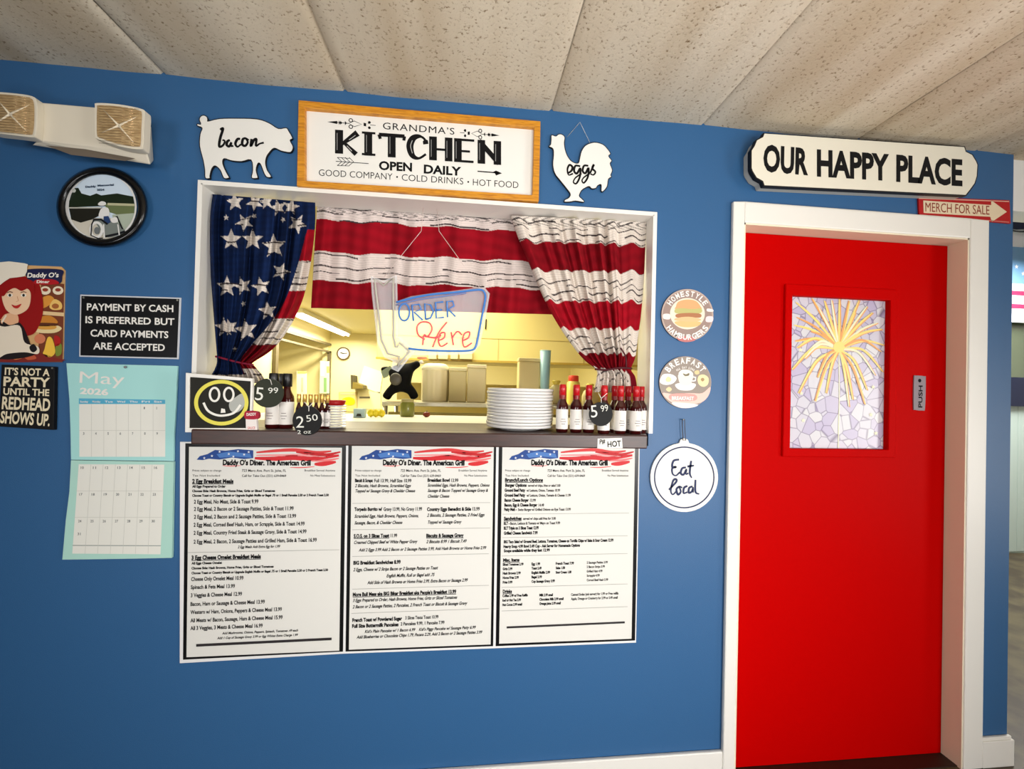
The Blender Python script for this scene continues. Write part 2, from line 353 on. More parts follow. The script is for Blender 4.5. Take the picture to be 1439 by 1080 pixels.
# serving window frame
b = MB(); t = 4.2*PXM
O = [Vector((x, 0, z)) for x, z in ((opL-t/2, opT+t), (opR+t, opT+t), (opR+t, opB), (opL-t/2, opB))]
b.box(opL-t, opL, -.012, 0, SZ, opT+t, WHITE); b.box(opR, opR+t, -.012, 0, SZ, opT+t, WHITE); b.box(opL, opR, -.012, 0, opT, opT+t, WHITE)
b.box(opL, opL+.004, -.012, WT, SZ, opT, WHITE); b.box(opR-.004, opR, -.012, WT, SZ, opT, WHITE); b.box(opL, opR, -.012, WT, opT-.004, opT, WHITE)
S(b.build('window_1'))

# ------------------------------------------------------------------ wall things, left part
# emergency light
def emergency():
    A = lambda x, y, Y: at(x, y, Y)
    root = thing('emergency_light', at(130, 230, 0), 'white twin-head emergency light box on the blue wall under the ceiling', 'emergency light')
    plast = mat('aged_white_plastic', (226, 218, 200), .45)
    Yf = -.075
    fr = [A(57, 143, Yf), A(203, 156, Yf), A(206, 214, Yf), A(56, 197, Yf)]
    bk = [A(68, 160, 0), A(213, 178, 0), A(216, 226, 0), A(62, 206, 0)]
    m2 = [A(44, 203, -.055), A(212, 231, -.055)]
    b = MB()
    F = fr; B_ = bk; L, R = m2
    b.add([*F, *B_, L, R], [(0, 1, 2, 3), (0, 4, 5, 1), (3, 2, 9, 8), (8, 9, 6, 7), (0, 3, 8, 7, 4), (1, 5, 6, 9, 2), (4, 7, 6, 5)], plast)
    hs = b.build('housing', root, bevel=.004)
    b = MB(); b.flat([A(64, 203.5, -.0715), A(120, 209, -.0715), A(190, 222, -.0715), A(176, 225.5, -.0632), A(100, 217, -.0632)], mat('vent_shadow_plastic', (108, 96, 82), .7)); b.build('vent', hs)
    glassm = mat('amber_lens', (206, 178, 132), .3, .15, spec=.8, noise=(60, (160, 128, 84), .35, .7, (1, 1, 6)))
    refl = mat('lamp_reflector', (225, 200, 160), .16, .9)
    def head(quad, Yh, cx, cy):
        lam = bez(quad, 4, True)
        b = MB(); b.slab(ats(lam, Yh), Yh, Yh+.026, plast); h = b.build('lamp_head', root, bevel=.005)
        inn = [(cx+(p[0]-cx)*.9, cy+(p[1]-cy)*.9) for p in lam]
        b = MB(); n = len(inn); c = A(cx, cy, Yh-.012); pts = ats(inn, Yh-.001)
        b.add(pts+[c], [(i, (i+1) % n, n) for i in range(n)], glassm); b.build('lens', h)
        b = MB()
        for k in range(4):
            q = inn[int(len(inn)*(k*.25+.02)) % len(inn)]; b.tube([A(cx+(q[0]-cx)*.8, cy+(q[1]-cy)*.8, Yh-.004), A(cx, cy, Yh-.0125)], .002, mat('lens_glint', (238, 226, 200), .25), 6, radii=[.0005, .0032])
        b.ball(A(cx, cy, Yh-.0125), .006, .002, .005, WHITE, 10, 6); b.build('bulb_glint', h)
        b = MB()
        for k in range(-7, 8):
            yy = cy+k*3.7; b.tube([A(cx-28, yy-1.5, Yh-.003-.008*(1-abs(k)/8)), A(cx, yy, Yh-.006-.008*(1-abs(k)/8)), A(cx+28, yy+2.5, Yh-.003-.008*(1-abs(k)/8))], .0005, refl, 5)
        b.build('prism_ribs', h); return h
    head([(136, 144), (168, 146), (198, 152), (203, 158), (202, 180), (201, 204), (196, 209), (168, 205), (138, 195), (133, 190), (132.5, 170), (133, 149)], -.102, 167, 176)
    head([(-14, 128), (18, 130), (44, 134), (51, 142), (52, 165), (50, 188), (45, 192), (18, 189), (-14, 185), (-18, 180), (-19, 158), (-18, 132)], -.095, 14, 160)
    b = MB(); b.tube([A(44, 164, -.07), A(60, 166, -.06)], .008, plast, 10); b.build('knuckle', root)
    b = MB(); b.tube([A(196, 180, -.08), A(204, 181, -.05)], .009, plast, 10); b.build('knuckle', root)
emergency()

# round black framed picture
def round_picture():
    root = thing('round_picture', at(142, 345), 'round black framed picture of a motorcycle rider under the emergency light', 'picture')
    cx, cy = 143, 290
    b = MB(); N = 48
    prof = [(62, 0), (64, -.012), (61, -.024), (54, -.026), (51, -.014)]
    P = []
    for r, Y in prof: P += ats([(cx+r*math.cos(2*PI*k/N), cy+r*.885*math.sin(2*PI*k/N)) for k in range(N)], Y)
    b.add(P, [(i*N+k, i*N+(k+1) % N, (i+1)*N+(k+1) % N, (i+1)*N+k) for i in range(4) for k in range(N)], mat('black_gloss_frame', (10, 10, 12), .2), True); b.build('frame', root)
    b = MB(); Y = -.014; q = lambda k: Y-.0003*k
    def clip(pts):
        out = []
        for x, y in pts:
            d = math.hypot((x-cx)/46.5, (y-cy)/46.5*1.02)
            out.append((x, y) if d <= 1 else (cx+(x-cx)/d, cy+(y-cy)/d))
        return out
    b.flat(ats(ell(cx-1, cy, 50, 49.5), q(0)), ink((232, 232, 230), .3))
    b.flat(ats(ell(cx, cy, 46.5, 46, 48), q(1)), ink((205, 222, 238), .3))
    b.flat(ats(clip(ell(cx, cy, 46.4, 45.9, 30, 20, 160))[::1], q(2)), ink((205, 200, 186), .3))
    # tree line, water, bank
    z = lambda x, y: (80+x/9, 230+y/9)
    def zp(l): return clip([z(*p) for p in l])
    b.flat(ats(zp([(150, 470), (170, 370), (210, 290), (270, 300), (310, 370), (420, 400), (500, 370), (560, 395), (760, 370), (860, 390), (990, 400), (1010, 520), (150, 545)]), q(3)), ink((28, 40, 26), .3))
    b.flat(ats(zp([(140, 540), (620, 550), (560, 640), (440, 700), (300, 740), (180, 700)]), q(4)), ink((34, 34, 28), .3))
    b.flat(ats(zp([(600, 500), (1010, 510), (1010, 620), (950, 700), (640, 600)]), q(4)), ink((104, 116, 78), .3))
    b.flat(ats(zp([(640, 490), (1000, 500), (1000, 530), (640, 520)]), q(5)), ink((186, 184, 150), .3))
    b.flat(ats(zp([(150, 545), (560, 545), (560, 560), (150, 560)]), q(5)), ink((190, 190, 180), .3))
    b.flat(ats([z(215+25*math.cos(t), 335+25*math.sin(t)) for t in np.linspace(0, 6, 10)], q(5)), ink((200, 205, 200), .3))
    b.flat(ats(zp([(700, 640), (980, 620), (980, 760), (860, 860), (720, 760)]), q(5)), ink((170, 182, 166), .3))
    b.build('photo', root)
    b = MB(); q2 = lambda k: Y-.0024-.0003*k
    dkm, wh, bl = ink((24, 26, 30), .3), ink((226, 226, 224), .3), ink((44, 66, 110), .3)
    b.flat(ats([z(*p) for p in bez([(520, 500), (560, 470), (610, 480), (620, 510), (580, 525), (530, 520)], 4, True)], q2(0)), wh)           # helmet
    b.flat(ats([z(*p) for p in bez([(540, 600), (570, 555), (640, 550), (665, 610), (650, 680), (590, 690), (530, 660)], 4, True)], q2(1)), wh)   # shirt
    b.flat(ats([z(*p) for p in [(590, 660), (650, 655), (680, 730), (640, 760), (590, 740)]], q2(2)), bl)
    b.flat(ats([z(*p) for p in bez([(450, 700), (540, 690), (600, 720), (760, 740), (860, 850), (760, 900), (620, 920), (500, 760)], 4, True)], q2(0)), ink((120, 128, 124), .3))
    b.ribbon(ats([z(500+72*math.cos(t), 830+92*math.sin(t)) for t in np.linspace(0, 2*PI, 26)[:-1]], q2(3)), PXM*3.2, wh, True)
    b.flat(ats([z(505+36*math.cos(t), 840+46*math.sin(t)) for t in np.linspace(0, 2*PI, 16)[:-1]], q2(3)), ink((110, 116, 118), .3))
    b.ribbon(ats([z(470, 700), z(440, 760), z(430, 900), z(520, 940), z(580, 935)], q2(4)), PXM*1.6, dkm)
    b.ribbon(ats([z(460, 700), z(560, 700), z(640, 760)], q2(4)), PXM*2.4, dkm)
    b.ribbon(ats([z(610, 915), z(770, 880), z(860, 850)], q2(4)), PXM*2.6, dkm)
    b.ribbon(ats([z(690, 700), z(760, 660), z(800, 760), z(830, 820)], q2(4)), PXM*1.8, dkm)
    b.flat(ats([z(*p) for p in bez([(680, 690), (750, 670), (770, 730), (700, 740)], 3, True)], q2(5)), wh)
    b.ribbon(ats([z(590, 760), z(600, 930)], q2(5)), PXM*1.6, wh); b.ribbon(ats([z(770, 760), z(790, 900)], q2(5)), PXM*1.4, wh)
    b.build('rider', root)
    b = MB(); tm = ink((30, 56, 84), .3)
    text(b, 'Daddy', z(360, 298), z(495, 290), 2.6, q2(0), tm, .04); text(b, 'Memorial', z(515, 282), z(718, 270), 2.6, q2(0), tm, .04); text(b, '2024', z(505, 336), z(600, 334), 2.6, q2(0), tm, .04); b.build('lettering', root)
round_picture()

def panel(px, Y0, Y1, m, name, parent, bevel=.0015, side=None):
    b = MB(); b.slab(ats(px, Y0), Y0, Y1, m, side); return b.build(name, parent, bevel=bevel)

# tin sign with the cook
def cook_sign():
    root = thing('tin_sign', at(40, 507), 'colourful tin sign of a red-haired cook in a white apron', 'sign')
    lam = [(-12, 370), (86, 374), (91, 379), (88.5, 503), (84, 508), (-12, 505)]
    panel(lam, -.003, 0, ink((214, 170, 116)), 'panel', root, 0)
    Y = -.0034; q = lambda k: Y-.00025*k
    z = lambda x, y: (x/4.32, 360+y/4.32)
    F = lambda b, pts, k, c, n=5: b.flat(ats([z(*p) for p in (bez(pts, n, True) if n else pts)], q(k)), ink(c))
    b = MB()
    F(b, [(250, 150), (390, 165), (380, 640), (230, 640)], 0, (120, 60, 36), 0)
    F(b, [(255, 330), (388, 340), (388, 362), (255, 352)], 1, (232, 200, 150), 0)
    for cx, cy in ((275, 205), (352, 205)):
        F(b, ell(cx, cy, 33, 26, 14), 1, (240, 226, 200), 1); F(b, ell(cx, cy-4, 18, 11, 12), 2, (150, 60, 40), 1)
    F(b, [(250, 255), (300, 235), (330, 262), (290, 300), (252, 310)], 1, (222, 150, 60)); F(b, [(300, 300), (330, 258), (372, 280), (372, 318), (320, 322)], 2, (238, 196, 110))
    F(b, ell(336, 300, 22, 16, 14), 3, (170, 100, 50), 1)
    F(b, [(175, 430), (230, 405), (330, 412), (375, 435), (330, 462), (230, 460)], 3, (236, 214, 160)); F(b, [(222, 390), (240, 365), (300, 358), (340, 380), (342, 405), (225, 405)], 5, (206, 132, 48))
    F(b, [(224, 402), (340, 404), (338, 420), (228, 420)], 6, (92, 48, 26)); F(b, [(230, 420), (336, 420), (326, 440), (240, 440)], 6, (220, 160, 70))
    F(b, ell(242, 498, 34, 30, 16), 4, (214, 128, 92), 1); F(b, [(270, 560), (290, 490), (318, 500), (335, 580), (300, 610), (262, 590)], 5, (244, 196, 70))
    F(b, [(330, 480), (362, 490), (366, 530), (335, 540)], 4, (176, 34, 30)); F(b, [(340, 540), (372, 530), (372, 590), (340, 600)], 4, (120, 138, 54))
    F(b, [(0, 600), (120, 575), (240, 585), (340, 615), (375, 632), (0, 640)], 5, (128, 40, 34)); F(b, [(70, 600), (120, 590), (140, 612), (90, 625)], 6, (206, 120, 70)); F(b, [(150, 606), (200, 596), (220, 618), (170, 626)], 6, (196, 90, 60))
    F(b, [(0, 560), (30, 535), (60, 560), (50, 600), (0, 615)], 6, (230, 170, 90))
    b.build('food', root)
    b = MB(); hair = (150, 14, 14)
    F(b, [(-40, 250), (0, 170), (70, 125), (150, 120), (225, 150), (255, 230), (262, 320), (245, 400), (200, 470), (120, 470), (100, 360), (0, 380), (-40, 420)], 7, hair)
    F(b, [(-40, 420), (40, 380), (130, 410), (180, 520), (200, 600), (-40, 610)], 8, (30, 22, 24))
    F(b, [(5, 400), (30, 350), (100, 345), (110, 400), (60, 420)], 9, (232, 180, 140))
    F(b, [(20, 395), (60, 415), (118, 400), (120, 425), (60, 440), (20, 425)], 10, (28, 22, 24))
    F(b, [(-40, 430), (30, 425), (120, 420), (150, 520), (230, 545), (230, 590), (150, 580), (40, 590), (-40, 620)], 11, (238, 226, 206))
    F(b, [(12, 250), (25, 200), (95, 175), (175, 200), (186, 260), (165, 320), (100, 352), (40, 325)], 10, (242, 204, 168))
    F(b, [(0, 215), (50, 145), (110, 130), (200, 150), (205, 230), (170, 195), (130, 208), (90, 190), (50, 208), (20, 240)], 12, hair)
    for ex in (60, 143):
        F(b, ell(ex, 234, 17, 10, 12), 12, (245, 240, 232), 1); F(b, ell(ex, 234, 8, 9, 10), 13, (48, 40, 30), 1); b.ribbon(ats([z(ex-18, 218), z(ex, 212), z(ex+18, 217)], q(13)), PXM*.9, ink((90, 24, 16)))
    F(b, [(70, 290), (95, 297), (130, 286), (110, 312), (85, 310)], 12, (188, 40, 36)); b.ribbon(ats([z(104, 240), z(112, 268), z(98, 272)], q(12)), PXM*.7, ink((206, 150, 116)))
    F(b, [(-40, 190), (0, 172), (60, 130), (150, 118), (165, 60), (150, 40), (-40, 38)], 13, (240, 232, 216), 2)
    b.ribbon(ats([z(12, 398), z(38, 355)], q(13)), PXM*2, ink((238, 226, 206)))
    F(b, [(180, 545), (205, 530), (225, 560), (205, 580), (185, 570)], 13, (26, 22, 24))
    b.build('cook', root)
    b = MB(); F(b, [(155, 105), (180, 75), (370, 78), (378, 120), (355, 165), (200, 160)], 8, (30, 34, 72)); F(b, [(205, 150), (240, 136), (330, 140), (352, 166), (220, 168)], 9, (178, 24, 34))
    lo = b.build('badge', root)
    b = MB(); wm = ink((244, 240, 230)); text(b, 'Daddy O’s', z(165, 126), z(355, 124), 6.5, q(10), wm, .03, .15); text(b, 'Diner', z(222, 160), z(300, 160), 4, q(10), wm, .03, .1); b.build('lettering', lo)
cook_sign()

def payment():
    root = thing('payment_sign', at(182, 503), 'black sign reading PAYMENT BY CASH IS PREFERRED BUT CARD PAYMENTS ARE ACCEPTED', 'sign')
    P = [(112.5, 413), (254, 417.5), (250.5, 504), (111, 500.5)]; c = (182, 459)
    panel(P, -.005, 0, ink((205, 208, 214), .35), 'panel', root, .001)
    b = MB(); b.flat(ats([(c[0]+(x-c[0])*.972, c[1]+(y-c[1])*.955) for x, y in P], -.0056), ink((16, 16, 18), .35)); b.build('black_field', root)
    b = MB()
    for s, a, e in (('PAYMENT BY CASH', (122, 435), (243.5, 437.6)), ('IS PREFERRED BUT', (120, 453), (245, 456)), ('CARD PAYMENTS', (127, 471.8), (236.5, 474.2)), ('ARE ACCEPTED', (131, 489.8), (231.5, 492.3))): text(b, s, a, e, 9.6, -.006, WHITE, .022)
    b.build('lettering', root)
    for x, y in ((117, 417.5), (249, 421)):
        b = MB(); b.slab(ats(ell(x, y, 1.3, 1.3, 10), -.0075), -.0075, -.005, STEEL); b.build('screw', root)
payment()

def party():
    root = thing('party_sign', at(38, 600), 'small black sign reading IT’S NOT A PARTY UNTIL THE REDHEAD SHOWS UP', 'sign')
    panel([(2, 511.5), (76.5, 514.5), (75, 603.5), (-2, 598.5)], -.012, 0, ink((14, 12, 12), .5), 'panel', root, .001)
    b = MB(); cm = ink((234, 222, 190))
    for s, a, e, h in (('IT’S NOT A', (6.5, 526), (69.5, 528)), ('PARTY', (4.6, 541.7), (70, 544)), ('UNTIL THE', (4.5, 553.8), (69, 556)), ('REDHEAD', (2.3, 573.8), (70, 577)), ('SHOWS UP.', (0, 593.5), (69.5, 598.5))) and [(s, a, e, h) for (s, a, e), h in zip((('IT’S NOT A', (6.5, 525.5), (69.5, 527.5)), ('PARTY', (4.6, 541.2), (70, 543)), ('UNTIL THE', (4.5, 553.6), (69, 555.5)), ('REDHEAD', (2.3, 573.4), (70, 576.5)), ('SHOWS UP.', (0, 593), (69.5, 597.5))), (10, 13, 9.4, 17.2, 16.5))]:
        text(b, s, a, e, h, -.0124, cm, .03)
    b.build('lettering', root)
    b = MB(); b.slab(ats(ell(73, 516.5, 1.2, 1.2, 10), -.014), -.014, -.012, STEEL); b.build('nail', root)
party()

def calendar():
    root = thing('wall_calendar', at(168, 785), 'pale green wall calendar opened at May 2026 below the payment sign', 'calendar')
    mint, mint2, paper = ink((168, 222, 220)), ink((176, 220, 208)), ink((232, 232, 224))
    up = [(93.3, 509.5), (170, 511.5), (249.3, 513.5), (247.5, 560), (244.5, 610), (244, 647), (170, 646), (99.8, 645), (99, 600), (97.5, 560)]
    lo = [(99.8, 646), (170, 647), (244, 648), (243, 700), (241.5, 783), (165, 784.5), (87.6, 785.5), (92.5, 730), (97.5, 690)]
    a = panel(up, -.007, -.001, mint, 'upper_page', root, 0); c = panel(lo, -.009, -.001, mint2, 'lower_page', root, 0)
    b = MB(); Y = -.0096
    b.flat(ats([(111.3, 567), (232.6, 567), (232.2, 641), (111.5, 641)], -.0074), paper)
    b.flat(ats([(110.8, 559), (232, 561), (232, 566.8), (110.8, 566.8)], -.0074), ink((84, 172, 206)))
    b.flat(ats([(110.6, 651.5), (231, 652), (225.6, 778), (101.5, 777)], Y), paper)
    ln = ink((205, 206, 198))
    for k in range(1, 7):
        x = 111.3+k*17.3; b.ribbon(ats([(x, 567), (x, 641)], -.0076), PXM*.5, ln)
        b.ribbon(ats([(110.6+k*17.2, 652), (101.8+k*17.7, 777)], Y-.0002), PXM*.5, ln)
    b.ribbon(ats([(111.3, 604), (232.4, 604)], -.0076), PXM*.5, ln)
    for y in (689, 726): b.ribbon(ats([(108-(y-652)*.05, y), (230-(y-652)*.04, y)], Y-.0002), PXM*.5, ln)
    b.ribbon(ats([(102, 765.5), (226, 766)], Y-.0002), PXM*1, ink((150, 160, 156)))
    b.build('date_grid', root)
    b = MB(); n = ink((92, 98, 100))
    for k, s in enumerate(('Sunday', 'Monday', 'Tue', 'Wed', 'Thu', 'Fri', 'Sat')): text(b, s, (112.5+k*17.3, 564.8), (124+k*17.3, 564.8), 2.6, -.0079, WHITE, .02)
    for k in range(2): text(b, str(k+1), (202+k*17.3, 574), (203.6+k*17.3, 574), 3, -.0079, n)
    def row(first, cnt, x0, y, Yr):
        for k in range(cnt):
            x = x0+k*17.2; s = str(first+k); text(b, s, (x-(1 if len(s) < 2 else 2.2), y), (x+(1 if len(s) < 2 else 2.2), y), 3.4, Yr, n)
    row(3, 7, 117.5, 610, -.0079); row(10, 7, 115.5, 658, Y-.0004); row(17, 7, 113.5, 695.5, Y-.0004); row(24, 7, 112, 733, Y-.0004); row(31, 1, 111, 751, Y-.0004)
    text(b, 'May', (111.5, 537), (174.5, 540), 16, -.0079, WHITE, .0); text(b, '2026', (112, 552.3), (152, 554.5), 8.5, -.0079, WHITE, .04)
    b.build('lettering', root)
    b = MB(); b.ball(at(176, 515, -.012), .004, .004, .004, ink((120, 120, 124), .3), 10, 6); b.build('pushpin', root)
calendar()

# cut-out animal signs and the framed kitchen sign
pig = [(135, 165), (200, 150), (300, 148), (420, 152), (490, 175), (545, 208), (590, 203), (607, 225), (628, 264), (613, 276), (630, 310), (628, 330), (612, 347), (560, 338), (520, 322), (490, 350), (475, 375), (470, 410), (480, 450), (500, 480), (500, 492), (478, 491), (462, 470), (440, 415), (425, 412), (415, 450), (425, 490), (418, 498), (388, 494), (395, 450), (385, 390), (330, 400), (270, 395), (228, 383), (220, 410), (240, 460), (257, 490), (250, 498), (225, 495), (205, 450), (175, 425), (155, 445), (145, 485), (145, 498), (118, 496), (115, 450), (105, 390), (85, 310), (88, 240), (100, 205), (72, 192), (72, 180), (92, 182), (83, 155), (92, 136), (110, 130), (128, 140), (133, 158)]
hen = [(810, 245), (835, 252), (850, 241), (870, 241), (888, 258), (885, 290), (890, 330), (905, 370), (930, 400), (965, 410), (975, 380), (985, 340), (1010, 305), (1060, 288), (1110, 300), (1140, 330), (1155, 355), (1143, 368), (1162, 395), (1152, 412), (1165, 450), (1156, 478), (1160, 490), (1142, 503), (1135, 545), (1112, 574), (1100, 570), (1100, 535), (1080, 540), (1070, 555), (1045, 558), (1030, 545), (1005, 555), (985, 570), (972, 600), (985, 615), (1000, 630), (995, 637), (950, 630), (920, 635), (885, 635), (890, 622), (910, 612), (920, 590), (900, 560), (860, 510), (830, 470), (818, 420), (822, 360), (818, 325), (795, 312), (805, 300), (808, 270)]
EDGE = ink((22, 22, 26))
def script_word(b, strokes, w, Y, m, n=6):
    for s in strokes:
        p = bez(s, n); k = len(p); b.ribbon(ats(p, Y), [PXM*w*(.75+.5*abs(math.sin(3.1*i/k+.6))) for i in range(k)], m)
def cutout(name, pts, ox, label, word):
    px = bez([(ox+x/4.153, 130+y/4.153) for x, y in pts], 3, True)
    root = thing(name, at(px[0][0], 250), label, 'sign')
    cx = sum(p[0] for p in px)/len(px); cy = sum(p[1] for p in px)/len(px)
    b = MB(); b.slab(ats(px, -.008), -.008, 0, SIGNW, EDGE); b.build('board', root)
    P3 = ats(px, -.0084); b = MB(); b.ribbon(P3, PXM*1.1, EDGE, True); b.build('black_edge', root)
    b = MB(); word(b); b.build('lettering', root); return root
Q = lambda l, ox: [[(ox+x/4.153, 130+y/4.153) for x, y in s] for s in l]
def bacon(b):
    st = [[(205, 215), (222, 208), (205, 265), (200, 312), (222, 305), (232, 280), (218, 275)], [(262, 275), (248, 282), (243, 302), (258, 312), (270, 290), (268, 310), (282, 308)], [(322, 268), (306, 270), (294, 296), (306, 314), (326, 300)], [(356, 264), (338, 270), (334, 300), (352, 308), (366, 286), (354, 264), (372, 276)], [(388, 268), (384, 310), (400, 278), (416, 270), (414, 308), (436, 296), (460, 290)]]
    script_word(b, Q(st, 260), 2.7, -.0088, INK)
cutout('pig_sign', pig, 260, 'white pig-shaped sign with bacon written on it above the window', bacon)
def eggs(b):
    st = [[(902, 470), (925, 455), (932, 432), (915, 420), (903, 445), (910, 478), (935, 470)], [(978, 428), (950, 425), (942, 455), (958, 470), (978, 440), (975, 490), (955, 528), (938, 520), (950, 495), (985, 470)], [(1025, 425), (1000, 425), (992, 455), (1008, 468), (1026, 438), (1022, 490), (1000, 524), (988, 512), (1000, 492), (1035, 468)], [(1035, 468), (1058, 418), (1048, 440), (1066, 460), (1055, 478), (1038, 472)]]
    script_word(b, Q(st, 580), 2.5, -.0088, INK)
hr = cutout('rooster_sign', hen, 580, 'white rooster-shaped sign with eggs written on it', eggs)
b = MB(); b.tube(ats([(797, 192), (815, 171), (829, 200)], -.004), .0007, STEEL, 5); b.build('hanging_wire', hr)

def kitchen_sign():
    root = thing('kitchen_sign', at(588, 270), 'framed white sign reading GRANDMA’S KITCHEN in an orange wood frame', 'sign')
    O = [(420, 141), (759.5, 170.5), (757, 283), (417.5, 261.5)]; I = [(428.8, 152), (750.5, 179), (748, 274), (429, 254)]
    b = MB(); b.ring(ats(O, -.018), ats(I, -.018), -.022, 0, GOLD); b.build('frame', root, bevel=.002)
    b = MB(); b.slab(ats([(427, 150), (752, 177), (750, 276), (427, 256)], -.006), -.006, 0, SIGNW); b.build('board', root)
    Y = -.0066; b = MB()
    text(b, 'GRANDMA’S', (538, 180.6), (638.5, 188.6), 9.3, Y, INK, .0, 0, 1.1)
    text(b, 'GOOD COMPANY', (448, 246.2), (551.5, 252), 9, Y, INK, -.006); text(b, 'COLD DRINKS', (564.5, 253), (651, 258.6), 9, Y, INK, -.006); text(b, 'HOT FOOD', (664.5, 259.8), (728.5, 263.8), 9, Y, INK, -.006)
    for x, y in ((558, 248), (658, 255)): b.flat(ats(ell(x, y, 1.3, 1.3, 10), Y), INK)
    text(b, 'OPEN', (532.5, 237.5), (579, 240), 12, Y, INK, .035); text(b, 'DAILY', (595.5, 242.5), (648, 246), 12, Y, INK, .035)
    K = lambda u, v: (470.5+u, 182+v+.0705*u)      # letter space: u along the word, v down
    cnt = [0]
    def bar(u0, v0, u1, v1, w0, w1=None): cnt[0] += 1; b.ribbon(ats([K(u0, v0), K(u1, v1)], Y-.00006*cnt[0]), [PXM*w0, PXM*(w1 or w0)], INK)
    for u in (6, 47, 80, 138, 160, 173, 206, 228.5): 
        top = 0 if u != 80 else 3
        bar(u, top-.5, u, 32.8, 10.5, 10.5)
    bar(10, 19, 32, 2, 4, 9); bar(13, 17, 30, 32, 4, 6.5)                     # K
    bar(38, .8, 57, .8, 3); bar(38, 31, 57, 31, 3)                            # I
    bar(62, 2, 98, 2, 5); bar(62, 2, 64, 8, 4); bar(98, 2, 97, 8, 4)         # T
    c = bez([(128, 11), (126, 4), (119, .5), (110, 4), (105.5, 15), (109, 28), (118, 31.5), (128, 25)], 6)
    b.ribbon(ats([K(*p) for p in c], Y), [PXM*(3.2+6.5*math.sin(PI*min(1, max(0, (k-10)/26)))+(4 if k < 5 else 0)) for k in range(len(c))], INK)
    bar(138, 17, 160, 17, 3.2)                                               # H
    bar(168, 1.2, 196, 1.2, 3.2); bar(173, 17, 190, 17, 3); bar(168, 31.2, 195, 31.2, 3.2)   # E
    bar(203, 1, 231, 31, 7, 7)                                               # N
    for u in (3.2, 44.5, 77.5, 135.5, 157.5, 170.5, 203.5, 226): b.ribbon(ats([K(u, 4), K(u, 28)], Y-.003), PXM*.8, ink((150, 150, 150)))
    b.ribbon(ats([K(17, 21), K(24, 28)], Y-.003), PXM*1, ink((176, 176, 176))); b.ribbon(ats([K(20, 12.5), K(29, 5.5)], Y-.003), PXM*1, ink((176, 176, 176)))
    b.ribbon(ats([K(*p) for p in bez([(109, 7), (106.5, 15), (109, 25)], 5)], Y-.003), PXM*1, ink((176, 176, 176)))
    b.build('lettering', root)
    def orn(x0, y0, s):
        b = MB()
        H = lambda u, v: (x0+s*u, y0+v+.075*s*u)
        b.flat(ats([H(0, 0), H(14, -2.2), H(14, 2.2)], Y), INK)
        for u in (17.5, 19.5, 26): b.flat(ats([H(u-1.3, -3), H(u+1.5, 0), H(u-1.3, 3)], Y), INK)
        b.ribbon(ats([H(14, 0), H(30, 0)], Y), PXM*.8, INK)
        for v in (-5, 5): b.ribbon(ats([H(33+2.6*math.cos(t), v*.9+2.4*math.sin(t)) for t in np.linspace(0, 2*PI, 13)[:-1]], Y), PXM*1.1, INK, True)
        b.ribbon(ats([H(30, 0), H(38, -4), H(48, 0), H(38, 4)], Y), PXM*.8, INK, True)
        b.flat(ats([H(51, -2.5), H(54.5, -2), H(54.5, 2.5), H(51, 2)], Y), INK)
        for v in (-3.8, 3.8): b.flat(ats([H(56.5, v*.2), H(60, v-1), H(61.5, v+.6), H(58.5, v*.5)], Y), INK)
        b.flat(ats([H(59+2*math.cos(t), -3.5+2*math.sin(t)) for t in np.linspace(0, 6, 8)], Y), INK); b.flat(ats([H(59+2*math.cos(t), 4+2*math.sin(t)) for t in np.linspace(0, 6, 8)], Y), INK)
        b.ribbon(ats([H(60, 0), H(68, 0)], Y), PXM*.7, INK); b.build('ornament', root)
    orn(460, 170.5, 1); orn(702, 189.8, -.82)
    b = MB(); b.ribbon(ats([(472, 226), (518, 229.2)], Y), PXM*.9, INK)
    for k in range(4):
        x = 474+k*5.5; b.ribbon(ats([(x, 220.5), (x+6.5, 226.6+.07*k), (x, 232)], Y), PXM*.9, INK)
    b.ribbon(ats([(474, 220.5), (491, 222)], Y), PXM*.7, INK); b.ribbon(ats([(474, 232), (491, 232.5)], Y), PXM*.7, INK)
    b.build('feather_arrow', root)
    b = MB(); b.ribbon(ats([(671, 240), (700, 242.3)], Y), PXM*1.6, INK); b.flat(ats([(692, 241.5), (697, 239), (705.5, 242.8), (697, 246), (695, 242)], Y), INK)
    b.build('pointed_arrow', root)
kitchen_sign()

